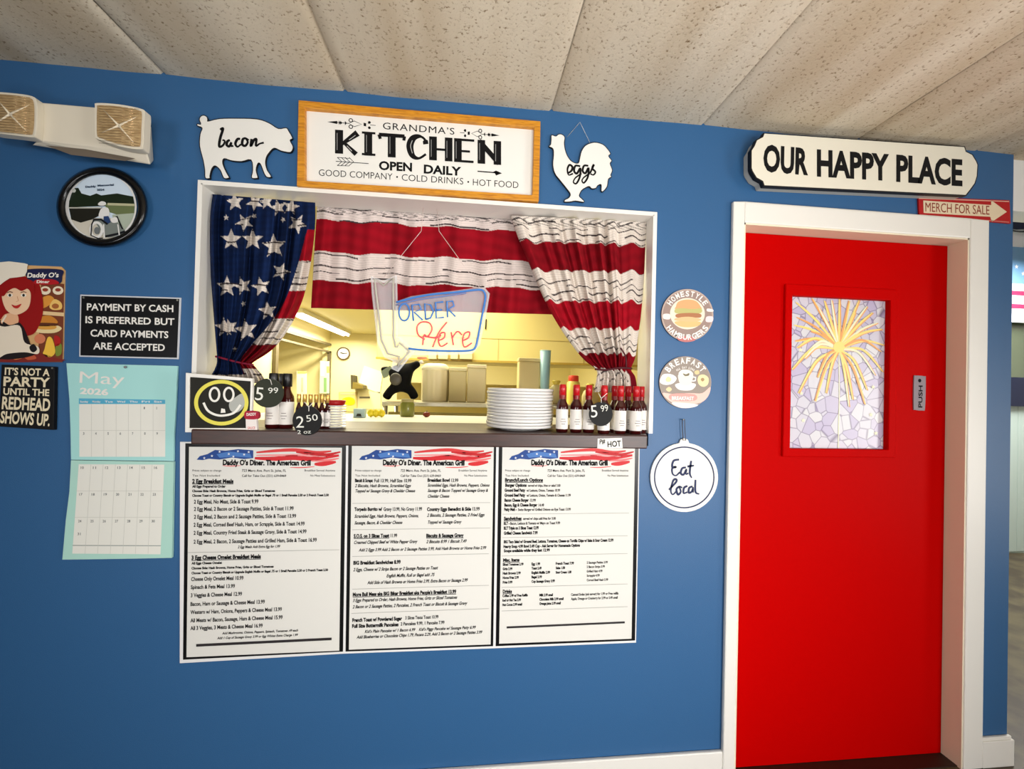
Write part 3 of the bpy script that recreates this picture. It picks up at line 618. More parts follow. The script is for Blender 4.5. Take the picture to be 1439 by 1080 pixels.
# ------------------------------------------------------------------ menus
_K = lambda y: .0105-(y-620)/295*.0555
NAVY, REDP = ink((34, 70, 140)), ink((206, 44, 48))
def menu(outer, black, inner, label, head, lines, rules, bars, fl):
    root = thing('menu_board', at(inner[0][0], outer[2][1]), label, 'menu', None)
    b = MB(); b.slab(ats(outer, -.006), -.006, 0, ink((230, 230, 230), .6)); b.build('board', root)
    b = MB(); b.ring(ats(black, -.0064), ats(inner, -.0064), -.0066, -.006, ink((12, 12, 14), .3)); b.build('border', root)
    b = MB(); b.flat(ats(inner, -.0063), ink((224, 223, 217), .6)); b.build('sheet', root)
    Y = -.0068; x0, x1 = inner[0][0], inner[1][0]; W = x1-x0
    b = MB(); U = lambda u, v: (x0+W*u, 628+v+.0105*W*u)      # watercolour flag
    sc = [(.05, 17), (.07, 12), (.12, 9), (.17, 3), (.24, 4), (.32, 1.5), (.42, 3), (.42, 14), (.36, 15.5), (.28, 13.5), (.2, 16.5), (.13, 15.5), (.09, 17.5)]
    b.flat(ats([U(*p) for p in sc], Y), NAVY)
    b.flat(ats([U(*p) for p in [(.18, 9), (.26, 5), (.4, 8), (.41, 13.5), (.3, 12), (.2, 14)]], Y-.0002), ink((74, 122, 190)))
    for su, sv in ((.2, 5.5), (.26, 8.5), (.32, 4.5), (.36, 9), (.15, 11.5), (.1, 14.5), (.29, 12), (.39, 5.5)):
        b.flat(ats([(U(su, sv)[0]+(2 if k % 2 == 0 else .8)*math.sin(k*PI/5), U(su, sv)[1]-(2 if k % 2 == 0 else .8)*math.cos(k*PI/5)) for k in range(10)], Y-.0004), ink((232, 234, 240)))
    def stripe(us, w, c):
        p = bez([U(*q) for q in us], 5); n = len(p); b.ribbon(ats(p, Y), [PXM*1.35*w*(.25+.75*math.sin(PI*(.08+.84*k/(n-1)))) for k in range(n)], ink(c))
    stripe([(.44, 6), (.58, 3), (.7, 2), (.83, 5), (.93, 3)], 3.4, (214, 60, 60)); stripe([(.43, 14), (.56, 14.5), (.68, 12.5), (.8, 14), (.98, 9)], 5, (206, 36, 44)); stripe([(.7, 5), (.8, 7), (.9, 8), (.99, 4)], 3, (196, 30, 36))
    stripe([(.44, 10), (.6, 9.5), (.75, 9), (.9, 11)], 2.2, (240, 150, 150)); stripe([(.82, 21.5), (.88, 21), (.96, 18)], 4.4, (208, 40, 46)); stripe([(.8, 17), (.9, 16), (.98, 13)], 2.2, (232, 120, 120)); stripe([(.22, 25), (.28, 25.5), (.34, 24.5)], .9, (232, 120, 120)); stripe([(.66, 26.5), (.74, 26.5), (.82, 25)], 1.1, (222, 90, 90))
    b.build('flag_print', root)
    b = MB(); T = lambda s, x, y, xe, h, bold=.012, sh=0: text(b, s, (x, y), (xe, y+_K(y)*(xe-x)), h, Y-.0004, INK, bold, sh)
    hx0, hx1, ax0, ax1, lx0, lx1, rx0, rx1 = head
    T('Daddy O’s Diner. The American Grill', hx0, 652.5, hx1, 7.6, .05)
    T('723 Mero Ave. Port St. John, FL', ax0, 662, ax1, 3.4); T('Call for Take Out (321) 639-8469', ax0, 669.2, ax1, 3.2)
    T('Prices subject to change', lx0, 661.6, lx1, 2.8, 0); T('Tax Not Included', lx0, 668.8, lx1-2, 2.8, 0); T('Breakfast Served Anytime', rx0, 661.6, rx1, 2.8, 0); T('No Meat Substitutions', rx0+8, 668.8, rx1, 2.8, 0)
    for s, x, y, xe, h, st in lines:
        T(s, x, y, xe, h*1.08, .05 if 'b' in st else .026, .25 if 'i' in st else 0)
        if 'u' in st: b.ribbon(ats([(x, y+1.2), (xe, y+1.2+_K(y)*(xe-x))], Y-.0004), PXM*.8, INK)
    b.build('lettering', root)
    b = MB()
    for y, xa, xb in rules: b.ribbon(ats([(xa, y), (xb, y+_K(y)*(xb-xa))], Y-.0004), PXM*.6, ink((168, 168, 164)))
    for xa, ya, xb, yb, w in bars: b.ribbon(ats([(xa, ya), (xb, yb)], Y-.0004), PXM*w, ink((46, 42, 44)))
    b.build('ruled_lines', root)
SIDE = 'Choose Side: Hash Browns, Home Fries, Grits or Sliced Tomatoes'
TOAST = 'Choose Toast or Country Biscuit or Upgrade English Muffin or Bagel .75 or 1 Small Pancake 2.50 or 2 French Toast 2.50'
menu([(253, 620), (487.3, 622.8), (483, 917.5), (252.6, 931)], [(260.5, 622), (486.3, 624.5), (482, 914.6), (257.2, 926)], [(265.6, 627), (480.6, 628.3), (476.8, 913.3), (262, 922.6)],
     'menu poster with the egg breakfast meals, under the chalk smiley board', (313, 436.6, 340, 402, 270.5, 311, 428, 471),
     [('2 Egg Breakfast Meals', 270, 678, 328, 5.4, 'bu'), ('All Eggs Prepared to Order', 270, 684.2, 317, 3.2, 'b'), (SIDE, 270, 690.6, 386.5, 3.1, 'b'), (TOAST, 270, 697, 462, 3.1, 'b'),
      ('2 Egg Meal, No Meat, Side & Toast 9.99', 272.5, 706.8, 363, 5, ''), ('2 Egg Meal, 2 Bacon or 2 Sausage Patties, Side & Toast 11.99', 272.5, 717, 412.5, 5, ''), ('2 Egg Meal, 2 Bacon and 2 Sausage Patties, Side & Toast 13.99', 272.5, 728, 416, 5, ''),
      ('2 Egg Meal, Corned Beef Hash, Ham, or Scrapple, Side & Toast 14.99', 272, 739.2, 428, 5, ''), ('2 Egg Meal, Country Fried Steak & Sausage Gravy, Side & Toast 14.99', 272, 750.5, 430.6, 5, ''), ('2 Egg Meal, 2 Bacon, 2 Sausage Patties and Grilled Ham, Side & Toast 16.99', 272, 763, 445, 5, ''),
      ('2 Egg Meals Add Extra Egg for 1.99', 334, 769.5, 393, 3.4, 'i'),
      ('3 Egg Cheese Omelet Breakfast Meals', 269, 785.5, 366.5, 5.4, 'bu'), ('All Eggs Cheese Omelet', 269, 792.2, 312, 3.1, 'b'), (SIDE, 269, 799.2, 384.5, 3.1, 'b'), (TOAST, 269, 806, 461, 3.1, 'b'),
      ('Cheese Only Omelet Meal 10.99', 268.5, 815.5, 342, 5, ''), ('Spinach & Feta Meal 13.99', 268, 826.8, 330, 5, ''), ('3 Veggies & Cheese Meal 12.99', 268, 838.2, 340, 5, ''), ('Bacon, Ham or Sausage & Cheese Meal 13.99', 267.5, 850.5, 372, 5, ''),
      ('Western w/ Ham, Onions, Peppers & Cheese Meal 13.99', 267.5, 862, 396, 5, ''), ('All Meats w/ Bacon, Sausage, Ham & Cheese Meal 15.99', 267.5, 873.6, 397, 5, ''), ('All 3 Veggies, 3 Meats & Cheese Meal 16.99', 267.5, 884.5, 369, 5, ''),
      ('Add Mushrooms, Onions, Peppers, Spinach, Tomatoes .49 each', 312, 890.5, 418.5, 3, 'i'), ('Add 1 Cup of Sausage Gravy 3.99 or Egg Whites Extra Charge 1.99', 305, 897.3, 418, 3, 'i')],
     [(775.6, 264, 477)], [(275.6, 906, 466, 896.8, 3.4)], 1)
menu([(487.3, 622.8), (698.2, 625.2), (694.2, 910), (483, 917.5)], [(489.6, 624.5), (697.3, 626.5), (693, 907), (485.6, 914.6)], [(494.5, 625.8), (694, 626.8), (689.5, 904.6), (490.2, 912)],
     'menu poster with biscuits, burrito and pancakes, middle one of the three', (538, 652.8, 563, 619.5, 499, 536, 644.5, 684.5),
     [('Biscuit & Scraps:', 498.7, 676.5, 524, 4.4, 'b'), ('Full 13.99, Half Size 10.99', 526, 676.8, 578, 4.4, ''), ('2 Biscuits, Hash Browns, Scrambled Eggs', 498.7, 683.7, 577, 4, 'i'), ('Topped w/ Sausage Gravy & Cheddar Cheese', 498.7, 691, 583, 4, 'i'),
      ('Breakfast Bowl', 600.8, 676, 632, 4.4, 'b'), ('13.99', 634, 676.4, 644, 4.4, ''), ('Scrambled Eggs, Hash Browns, Peppers, Onions', 600.8, 683, 687.5, 4, 'i'), ('Sausage & Bacon Topped w/ Sausage Gravy &', 600.8, 690.4, 685.5, 4, 'i'), ('Cheddar Cheese', 600.8, 698.4, 631, 4, 'i'),
      ('Torpedo Burrito w/', 498, 717, 537, 4.6, 'b'), ('Gravy 13.99, No Gravy 11.99', 539, 717, 593, 4.6, ''), ('Scrambled Eggs, Hash Browns, Peppers, Onions,', 498, 726.7, 588, 4.2, 'i'), ('Sausage, Bacon, & Cheddar Cheese', 498, 736, 565, 4.2, 'i'),
      ('Country Eggs Benedict & Side', 600, 717, 662, 4.6, 'b'), ('13.99', 664, 716.6, 674, 4.6, ''), ('2 Biscuits, 2 Sausage Patties, 2 Fried Eggs', 600, 725.3, 680.5, 4.2, 'i'), ('Topped w/ Sausage Gravy', 600.5, 735, 648, 4.2, 'i'),
      ('S.O.S. on 3 Slices Toast', 497, 754.8, 547, 4.8, 'bu'), ('11.99', 549, 754, 558, 4.6, ''), ('Creamed Chipped Beef w/ White Pepper Gravy', 497, 763.5, 586, 4.2, 'i'), ('Biscuits & Sausage Gravy', 599, 754.3, 651.5, 4.8, 'bu'), ('2 Biscuits 8.99 1 Biscuit 7.49', 599, 762.4, 655, 4.2, 'i'),
      ('Add 2 Eggs 3.99 Add 2 Bacon or 2 Sausage Patties 3.99, Add Hash Browns or Home Fries 2.99', 504, 774, 682.6, 4, 'i'),
      ('BIG Breakfast Sandwiches 8.99', 496.5, 792.5, 563, 4.8, 'b'), ('2 Eggs, Cheese w/ 2 Strips Bacon or 2 Sausage Patties on Toast', 496.3, 801.8, 615, 4.2, 'i'), ('English Muffin, Roll or Bagel add .75', 543, 810.3, 610, 4.2, 'i'), ('Add Side of Hash Browns or Home Fries 2.99, Extra Bacon or Sausage 2.99', 516, 820, 656.6, 4.2, 'i'),
      ('More Bull Mess aka BIG Biker Breakfast aka People’s Breakfast 13.99', 495.7, 837, 641, 4.8, 'bu'), ('3 Eggs Prepared to Order, Hash Browns, Home Fries, Grits or Sliced Tomatoes', 495.7, 845, 642, 4.2, 'i'), ('2 Bacon or 2 Sausage Patties, 2 Pancakes, 2 French Toast or Biscuit & Sausage Gravy', 495.4, 854, 656, 4.2, 'i'),
      ('French Toast w/ Powdered Sugar', 495, 873, 565, 4.8, 'b'), ('3 Slices Texas Toast 10.99', 569.5, 869.5, 616, 4.2, ''), ('Full Size Buttermilk Pancakes', 494.7, 881.3, 560, 4.8, 'b'), ('2 Pancakes 9.99, 1 Pancake 7.99', 563, 878, 624.5, 4.2, ''),
      ('Kid’s Plain Pancake w/ 1 Bacon 6.99    Kid’s Piggy Pancake w/ Sausage Patty 6.99', 512.6, 888.5, 668, 3.8, 'i'), ('Add Blueberries or Chocolate Chips 1.79, Pecans 2.29, Add 2 Bacon or 2 Sausage Patties 3.99', 501, 896.5, 677, 4, 'i')],
     [(706.5, 495, 689), (743.5, 495, 689), (781, 495, 687), (827, 495, 687), (861, 494, 687)], [], 1)
menu([(698.2, 625.2), (899, 626.8), (893.8, 902), (694.2, 910)], [(701, 627), (897.6, 628), (892.4, 899), (696.6, 907)], [(706, 627.6), (892.5, 628.6), (887.5, 896.6), (701.4, 903.6)],
     'menu poster with burgers, sandwiches and drinks, under the red-capped bottles', (746.6, 854, 769.5, 822, 710, 745, 846, 883),
     [('Brunch/Lunch Options', 709.6, 675.8, 763, 4.6, 'bu'), ('Burger Options', 710, 683, 740, 4.2, 'b'), ('served w/ chips, fries or salad 3.00', 742, 683, 787.5, 3.2, ''), ('Ground Beef Patty', 709, 690, 738, 4, 'b'), ('w/ Lettuce, Onion, Tomato 10.99', 740, 690, 787, 3.4, ''), ('Ground Beef Patty', 709, 697, 738, 4, 'b'), ('w/ Lettuce, Onion, Tomato & Cheese 11.99', 740, 697, 802, 3.4, ''),
      ('Bacon Cheese Burger', 709, 704, 743, 4, 'b'), ('13.99', 745, 704, 753, 3.6, ''), ('Bacon, Egg & Cheese Burger', 708.8, 710.8, 755, 4, 'b'), ('14.49', 757, 710.8, 764.5, 3.6, ''), ('Patty Melt -', 708.5, 717, 726, 4, 'b'), ('Swiss Burger w/ Grilled Onions on Rye Toast 13.99', 728, 717, 802, 3.4, ''),
      ('Sandwiches', 708, 730, 733, 4.4, 'bu'), ('served w/ chips add fries for 3.00', 735, 729.6, 781, 3.2, ''), ('BLT -', 708, 736.6, 716, 4, 'b'), ('Bacon, Lettuce & Tomato w/ Mayo on Toast 9.99', 717, 736.4, 787, 3.4, ''), ('BLT Triple on 3 Slices Toast 12.99', 708, 743.3, 757, 4, 'b'), ('Grilled Cheese Sandwich 7.99', 708, 750.3, 755.5, 4, 'b'),
      ('BIG Taco Salad w/ Ground Beef, Lettuce, Tomatoes, Cheese on Tortilla Chips w/ Salsa & Sour Cream 12.99', 708, 762.4, 862, 3.8, 'b'), ('Hearty Soup: 4.99 Bowl 3.49 Cup - Ask Server for Homemade Options', 707.5, 769, 815, 3.8, 'b'), ('Soups available while they last 12.99', 708, 775, 772.6, 3.8, 'b'),
      ('Misc. Items', 707, 788.3, 730, 4.2, 'bu')]
     + [(s, 706.5, y, xe, 3.3, 'b') for s, y, xe in (('Sliced Tomatoes 2.99', 794, 735.6), ('Grits 2.99', 800.2, 720), ('Hash Browns 2.99', 806.4, 731.7), ('Home Fries 2.99', 812.6, 729), ('Fries 3.99', 819, 720))]
     + [(s, 747, y, xe, 3.3, 'b') for s, y, xe in (('Egg 1.99', 793.2, 759), ('Toast 2.49', 799.3, 761), ('English Muffin 2.99', 805.5, 773), ('Bagel 2.99', 811.6, 761.6), ('Cup Sausage Gravy 3.99', 817.8, 779.7))]
     + [(s, 781, y, xe, 3.3, 'b') for s, y, xe in (('French Toast 7.99', 792.6, 806.5), ('Salsa 1.00', 798.8, 794), ('Sour Cream 1.00', 805, 803))]
     + [(s, 824.6, y, xe, 3, '') for s, y, xe in (('2 Sausage Patties 3.99', 791.2, 854), ('2 Bacon Strips 3.99', 797.2, 850), ('Grilled Ham 4.99', 803.4, 846.6), ('Scrapple 4.99', 809.5, 842.7), ('Corned Beef Hash 5.99', 815.8, 854.5))]
     + [('Drinks', 706.5, 832.3, 719.4, 4.2, 'bu'), ('Coffee 2.99 w/ Free Refills', 706, 838, 741.6, 3.3, 'b'), ('Iced or Hot Tea 2.99', 706, 844.3, 732, 3.3, 'b'), ('Hot Cocoa 2.99 small', 706, 850.6, 733.7, 3.3, 'b'), ('Milk 2.99 small', 758, 837, 777, 3.3, 'b'), ('Chocolate Milk 2.99 small', 758, 843, 792, 3.3, 'b'), ('Orange Juice 2.99 small', 758, 849, 788, 3.3, 'b'), ('Canned Sodas (ask server) for 1.99 or Free refills', 802.5, 836.3, 869, 3.2, ''), ('Apple, Orange or Cranberry for 2.99 or 3.49 small', 802.5, 842.2, 868, 3.2, '')],
     [(721.6, 706, 884), (754.6, 706, 882), (780.4, 705, 882), (824.6, 705, 882), (857.6, 705, 882)], [(712, 880.8, 878, 873.6, 2.8)], 1)

# ------------------------------------------------------------------ right part: round plaques, name boards
def plaque(label, cx, cy, r, kind):
    root = thing('round_plaque', at(cx, cy+r), label, 'sign')
    b = MB(); b.slab(ats(ell(cx, cy, r, r, 48), -.006), -.006, 0, ink((188, 168, 158), .4), ink((70, 66, 70))); b.build('disc', root)
    Y = -.0063; q = lambda k: Y-.00025*k
    cream, wm = ink((238, 226, 206), .4), ink((246, 242, 236), .4)
    def arc(b, s, rad, a0, a1, h, m, inward=False, bold=.03):
        n = len(s)
        for i, ch in enumerate(s):
            if ch == ' ': continue
            a = math.radians(a0+(a1-a0)*(i+.5)/n); v, fs = glyphs(ch, bold); wpx = abs(math.radians(a1-a0))*rad/n*.82*(.45 if ch in 'I' else 1)
            P = []
            for x, y in v:
                rr = rad+(h*y if not inward else -h*y); t = (x-.5)*wpx
                tx, ty = (-math.sin(a), math.cos(a)); 
                if inward: tx, ty = -tx*-1, -ty*-1
                sgn = 1 if not inward else -1
                P.append(at(cx+rr*math.cos(a)+sgn*tx*t, cy+rr*math.sin(a)+sgn*ty*t, q(4)))
            b.add(P, fs, m)
    b = MB(); F = lambda pts, k, c, n=4: b.flat(ats(bez(pts, n, True), q(k)), ink(c, .4))
    z = lambda l: [(920+x/11.37, (395 if kind == 'burger' else 490)+y/11.37) for x, y in l]
    if kind == 'burger':
        b.flat(ats(ell(cx, cy, 34.5, 34.5), q(0)), ink((158, 136, 128), .4)); b.flat(ats(ell(cx, cy-2, 24.5, 22), q(1)), cream)
        F(z([(340, 400), (380, 320), (520, 285), (660, 310), (735, 400), (720, 440), (350, 440)]), 2, (218, 170, 120)); F(z([(330, 440), (450, 425), (600, 440), (740, 430), (740, 500), (560, 520), (340, 505)]), 3, (190, 186, 120))
        F(z([(350, 520), (540, 500), (730, 515), (725, 575), (560, 570), (360, 575)]), 4, (176, 120, 84)); F(z([(340, 585), (540, 560), (740, 600), (650, 640), (350, 625)]), 5, (232, 190, 140)); F(z([(340, 635), (720, 640), (690, 710), (520, 730), (380, 705)]), 4, (216, 190, 130))
        F(z([(380, 880), (620, 880), (640, 940), (500, 965), (380, 935)]), 2, (196, 120, 118)); F(z([(840, 430), (930, 445), (930, 480), (840, 475)]), 2, (240, 234, 230)); F(z([(830, 560), (930, 560), (920, 640), (820, 640)]), 2, (238, 218, 222)); F(z([(140, 520), (240, 520), (240, 600), (140, 590)]), 2, (238, 226, 222))
    else:
        b.flat(ats(ell(cx, cy, 36, 36), q(0)), ink((152, 140, 130), .4))
        F(z([(85, 490), (140, 400), (270, 400), (350, 460), (300, 540), (190, 570), (100, 545)]), 1, (238, 240, 240)); F(z([(175, 480), (215, 435), (265, 470), (250, 515), (195, 520)]), 2, (228, 222, 164))
        F(z([(325, 570), (400, 540), (600, 540), (660, 570), (600, 645), (490, 660), (380, 640)]), 1, (242, 240, 236)); F(z([(380, 400), (490, 440), (610, 400), (600, 500), (560, 570), (430, 570), (385, 500)]), 2, (240, 226, 218))
        F(z([(380, 390), (430, 330), (500, 325), (570, 340), (615, 395), (560, 430), (440, 430)]), 3, (240, 236, 224)); F(z([(450, 385), (500, 400), (550, 380), (545, 420), (480, 425)]), 4, (120, 110, 84))
        b.ribbon(ats(z([(605, 440), (655, 450), (650, 500), (600, 510)]), q(3)), PXM*2, ink((242, 240, 236), .4))
        F(z([(685, 490), (710, 420), (790, 405), (860, 460), (850, 560), (780, 600), (710, 565)]), 1, (244, 222, 172)); F(z([(735, 480), (770, 455), (795, 485), (765, 515)]), 2, (170, 140, 96)); F(z([(640, 350), (700, 335), (715, 385), (670, 405), (640, 385)]), 1, (226, 202, 150))
        F(z([(180, 640), (230, 600), (275, 640), (230, 680)]), 1, (240, 208, 160)); F(z([(125, 700), (300, 715), (560, 700), (760, 700), (890, 600), (860, 740), (740, 850), (490, 880), (260, 840)]), 1, (240, 198, 186)); F(z([(265, 715), (635, 720), (640, 820), (275, 815)]), 2, (236, 160, 152)); F(z([(280, 850), (680, 880), (600, 930), (400, 930)]), 2, (238, 236, 230))
    b.build('picture', root)
    b = MB()
    if kind == 'burger': arc(b, 'HOMESTYLE', 26.5, -152, -28, 7.5, wm); arc(b, 'HAMBURGERS', 34.5, 150, 30, 7.5, wm, True)
    else:
        arc(b, 'BREAFAST', 26.5, -150, -30, 8.5, wm); arc(b, 'ALL DAY LONG', 19.5, -128, -52, 3, wm)
        text(b, 'BREAKFAST', (944, 561), (975, 561.5), 5, q(4), wm, .03)
    b.build('lettering', root)
plaque('round plaque reading HOMESTYLE HAMBURGERS with a burger', 966, 442, 36.6, 'burger')
plaque('round plaque reading BREAFAST with a coffee cup and eggs', 963, 536.5, 36.5, 'cup')

def eat_local():
    root = thing('eat_local_sign', at(961.5, 718), 'round white hanging sign reading Eat local below the two plaques', 'sign')
    cx, cy = 961.6, 670
    o = [(cx-7, cy-48), (cx-5, cy-53), (cx, cy-55), (cx+5, cy-53), (cx+7, cy-48)] + ell(cx, cy, 47.5, 48.6, 46, -80, 260)
    b = MB(); b.slab(ats(o, -.008), -.008, 0, SIGNW, ink((186, 190, 196))); b.build('disc', root)
    nv = ink((26, 40, 84)); b = MB(); b.ribbon(ats(ell(cx, cy, 41.7, 42.6, 60), -.0086), PXM*1.9, nv, True); b.build('blue_ring', root)
    b = MB(); Z = lambda l: [(900+x/3, 380+y/3) for x, y in l]
    st = [[(163, 795), (140, 800), (134, 825), (150, 826), (134, 832), (136, 855), (150, 862), (166, 848)], [(192, 828), (176, 832), (170, 852), (182, 858), (194, 836), (192, 856), (202, 852)], [(214, 800), (208, 850), (216, 872)], [(198, 824), (226, 820)],
          [(120, 922), (150, 890), (150, 878), (138, 884), (128, 925), (136, 942), (150, 930)], [(164, 908), (152, 920), (158, 942), (170, 930), (164, 908), (176, 914)], [(198, 906), (184, 914), (182, 936), (198, 932)], [(220, 908), (206, 914), (204, 934), (216, 930), (222, 912), (222, 934)], [(232, 880), (232, 930), (248, 940)]]
    script_word(b, [Z(s) for s in st], 2.6, -.0087, nv); b.build('lettering', root)
    b = MB(); b.tube(ats([(960, 618), (959, 606), (958.6, 590), (962, 588), (962.5, 604), (963.5, 618)], -.010), .0012, ink((70, 60, 50)), 6, True); b.build('hanging_cord', root)
    b = MB(); b.tube([at(960.5, 589, 0), at(960.5, 589, -.016)], .002, STEEL, 8); b.build('nail', root)
eat_local()

def happy():
    root = thing('name_board', at(1214, 273), 'cream notched board reading OUR HAPPY PLACE above the red door', 'sign')
    hp = [(1074, 187), (1355, 206), (1357, 212.5), (1366, 217), (1371.5, 226), (1373.5, 231), (1372.5, 247), (1369.5, 257), (1363, 266), (1357, 273.5), (1074, 260), (1072, 254), (1063, 249), (1057.5, 240), (1056, 236), (1056, 211), (1060, 205), (1063.5, 196.5), (1072, 192)]
    cx, cy = 1214, 230; Yf = -.045
    P = ats(hp, Yf); X0 = sum(p.x for p in P)/len(P); Z0 = sum(p.z for p in P)/len(P)
    sc = lambda s, Y, dx=0, dz=0: [Vector((X0+(p.x-X0)*(1+s/.5)+dx, Y, Z0+(p.z-Z0)*(1+s/.13)+dz)) for p in P]
    b = MB(); b.slab(sc(0, -.03), -.03, 0, ink((190, 188, 180), .5)); b.build('backing_board', root, bevel=.003)
    b = MB(); b.slab(sc(.004, Yf), Yf, -.03, EDGE); b.build('black_edge', root)
    b = MB(); b.flat(sc(-.001, Yf-.0006), mat('cream_board', (230, 226, 210), .5)); b.build('face', root)
    b = MB()
    for s, a, e in (('OUR', (1072.5, 238.6), (1135.6, 244)), ('HAPPY', (1148, 245.6), (1249.5, 251.8)), ('PLACE', (1259.5, 253), (1352.5, 259.4))): text(b, s, a, e, 36.5, Yf-.001, INK, .038)
    b.build('lettering', root)
happy()
def merch():
    root = thing('arrow_sign', at(1350, 312), 'small red sign with an arrow reading MERCH FOR SALE', 'sign')
    panel([(1290.6, 276), (1419, 280.5), (1420.5, 313.5), (1292, 302.8)], -.006, 0, ink((178, 22, 26), .5), 'panel', root, .001)
    b = MB(); b.flat(ats([(1297.5, 281), (1393, 287.5), (1392.7, 280.5), (1415, 297), (1394, 311), (1391.5, 304), (1298, 298.5)], -.0065), ink((230, 212, 180))); b.build('arrow', root)
    b = MB(); bm = ink((140, 44, 30)); text(b, 'MERCH FOR SALE', (1300.5, 296.4), (1390.5, 301), 12.6, -.0068, bm, .0); b.build('lettering', root)
    b = MB(); b.ribbon(ats([(1291, 278), (1418, 282.5)], -.0065), PXM*1.4, ink((226, 180, 160))); b.ribbon(ats([(1293, 301), (1418, 311.5)], -.0065), PXM*1.2, ink((214, 130, 120))); b.build('edge_lines', root)
merch()

# ------------------------------------------------------------------ curtains
PAT = bpy.data.materials.new('flag_cloth'); PAT.use_nodes = True
_nt = PAT.node_tree; _b = _nt.nodes['Principled BSDF']; _a = _nt.nodes.new('ShaderNodeAttribute'); _a.attribute_name = 'print'
_nt.links.new(_a.outputs['Color'], _b.inputs['Base Color']); _b.inputs['Roughness'].default_value = .85; _b.inputs['Specular IOR Level'].default_value = .1
def LC(c): return np.array(rgb(c)[:3])
def wavy(u, s): return (np.sin(u*9+s*.11)+.6*np.sin(u*23+1.7+s*.05)+.35*np.sin(u*51+.4))
def wood(u, s, pink=0.0):
    """pale weathered boards: cream with fine dark grain lines; s = distance down the cloth in px"""
    base = LC((222, 212, 202))*(1-pink)+LC((200, 176, 182))*pink
    q = s+1.0*wavy(u, s); C = np.repeat(base[None, :], len(u), 0)
    g = .5+.5*np.sin(q*1.9+2*np.sin(u*17)); C = C*(1-.16*(g > .72)[:, None])
    for k, (off, wd_) in enumerate(((7, .9), (15.5, .7), (24, 1.1), (33, .8))):
        d = np.abs(((q-off+20) % 42)-20); on = (d < wd_)*(np.sin(u*(11+3*k)+k*2.1) > -.45); C[on] = LC((58, 48, 50))
    return C
def cloth(name, parent, Lp, Rp, Y0, depth, colour, nu, nv):
    """grid between two hand-laid edges; depth(u,v) gives the folds"""
    def along(P):
        P = np.array(bez(P, 8)); d = np.r_[0, np.cumsum(np.hypot(*np.diff(P, axis=0).T))]; t = np.linspace(0, d[-1], nv)
        return np.c_[np.interp(t, d, P[:, 0]), np.interp(t, d, P[:, 1])]
    A, B = along(Lp), along(Rp); u = np.linspace(0, 1, nu); v = np.linspace(0, 1, nv)
    UU, VV = np.meshgrid(u, v); U, V = UU.ravel(), VV.ravel()
    P = A[:, None, :]*(1-UU[..., None])+B[:, None, :]*UU[..., None]; P = P.reshape(-1, 2)
    Y = Y0+depth(U, V)
    dirs = np.array(FV)[None]+np.array(RV)[None]*((P[:, 0]-CX)/FPX)[:, None]-np.array(UV_)[None]*((P[:, 1]-CY)/FPX)[:, None]
    W = np.array(CAM)[None]+dirs*((Y-CAM.y)/dirs[:, 1])[:, None]
    org = np.array(ORG[parent.name]); W = W-org
    i = np.arange(nu*nv).reshape(nv, nu); F = np.c_[i[:-1, :-1].ravel(), i[1:, :-1].ravel(), i[1:, 1:].ravel(), i[:-1, 1:].ravel()]
    me = bpy.data.meshes.new(name); me.from_pydata(W.tolist(), [], F.tolist()); me.materials.append(PAT)
    me.polygons.foreach_set('use_smooth', [True]*len(F))
    at_ = me.color_attributes.new('print', 'FLOAT_COLOR', 'POINT'); c = np.c_[np.clip(colour(U, V, P), 0, 1), np.ones(len(U))]
    at_.data.foreach_set('color', c.astype(np.float32).ravel())
    o = bpy.data.objects.new(name, me); COL.objects.link(o); o.parent = parent; ORG[o.name] = ORG[parent.name]
    sd = o.modifiers.new('thick', 'SOLIDIFY'); sd.thickness = .002
    return o
def fold(u, n, ph):
    x = u*n+ph+.22*np.sin(u*7.1+1.3)+.12*np.sin(u*17); return np.sin(2*PI*x+.75*np.sin(2*PI*x))
def in_star(P, cx, cy, R, rot):
    x, y = P[:, 0]-cx, P[:, 1]-cy; r = np.hypot(x, y); a = np.arctan2(x, -y)+rot; k = 2*PI/5
    f = np.abs((a+k/2) % k-k/2); ri = .42*R; nx, ny = R-ri*math.cos(PI/5), ri*math.sin(PI/5)
    # edge from (R,0) to (ri at pi/5)
    return r*(np.cos(f)*ny+np.sin(f)*nx) < R*ny
CRIM = LC((140, 10, 26)); DKRED = LC((104, 8, 24))
def red(u, s): 
    return (CRIM[None, :]*(1+.10*np.sin(s*.35+3*np.sin(u*13))+.10*np.sin(u*29+s*.02))[:, None])
rod = thing('curtain_rod', at(600, 290, .06), 'thin white rod across the top of the window carrying the flag curtains', 'curtain rod')
zr = at(600, 291, .08).z
b = MB(); b.tube([(opL+.006, .080, zr), (opR-.006, .080, zr)], .005, WHITE, 10); b.build('rod', rod)
for xx in (opL+.010, opR-.010):
    b = MB(); b.tube([(xx, .080, zr-.012), (xx, .080, zr+.012)], .011, WHITE, 10); b.build('bracket', rod)

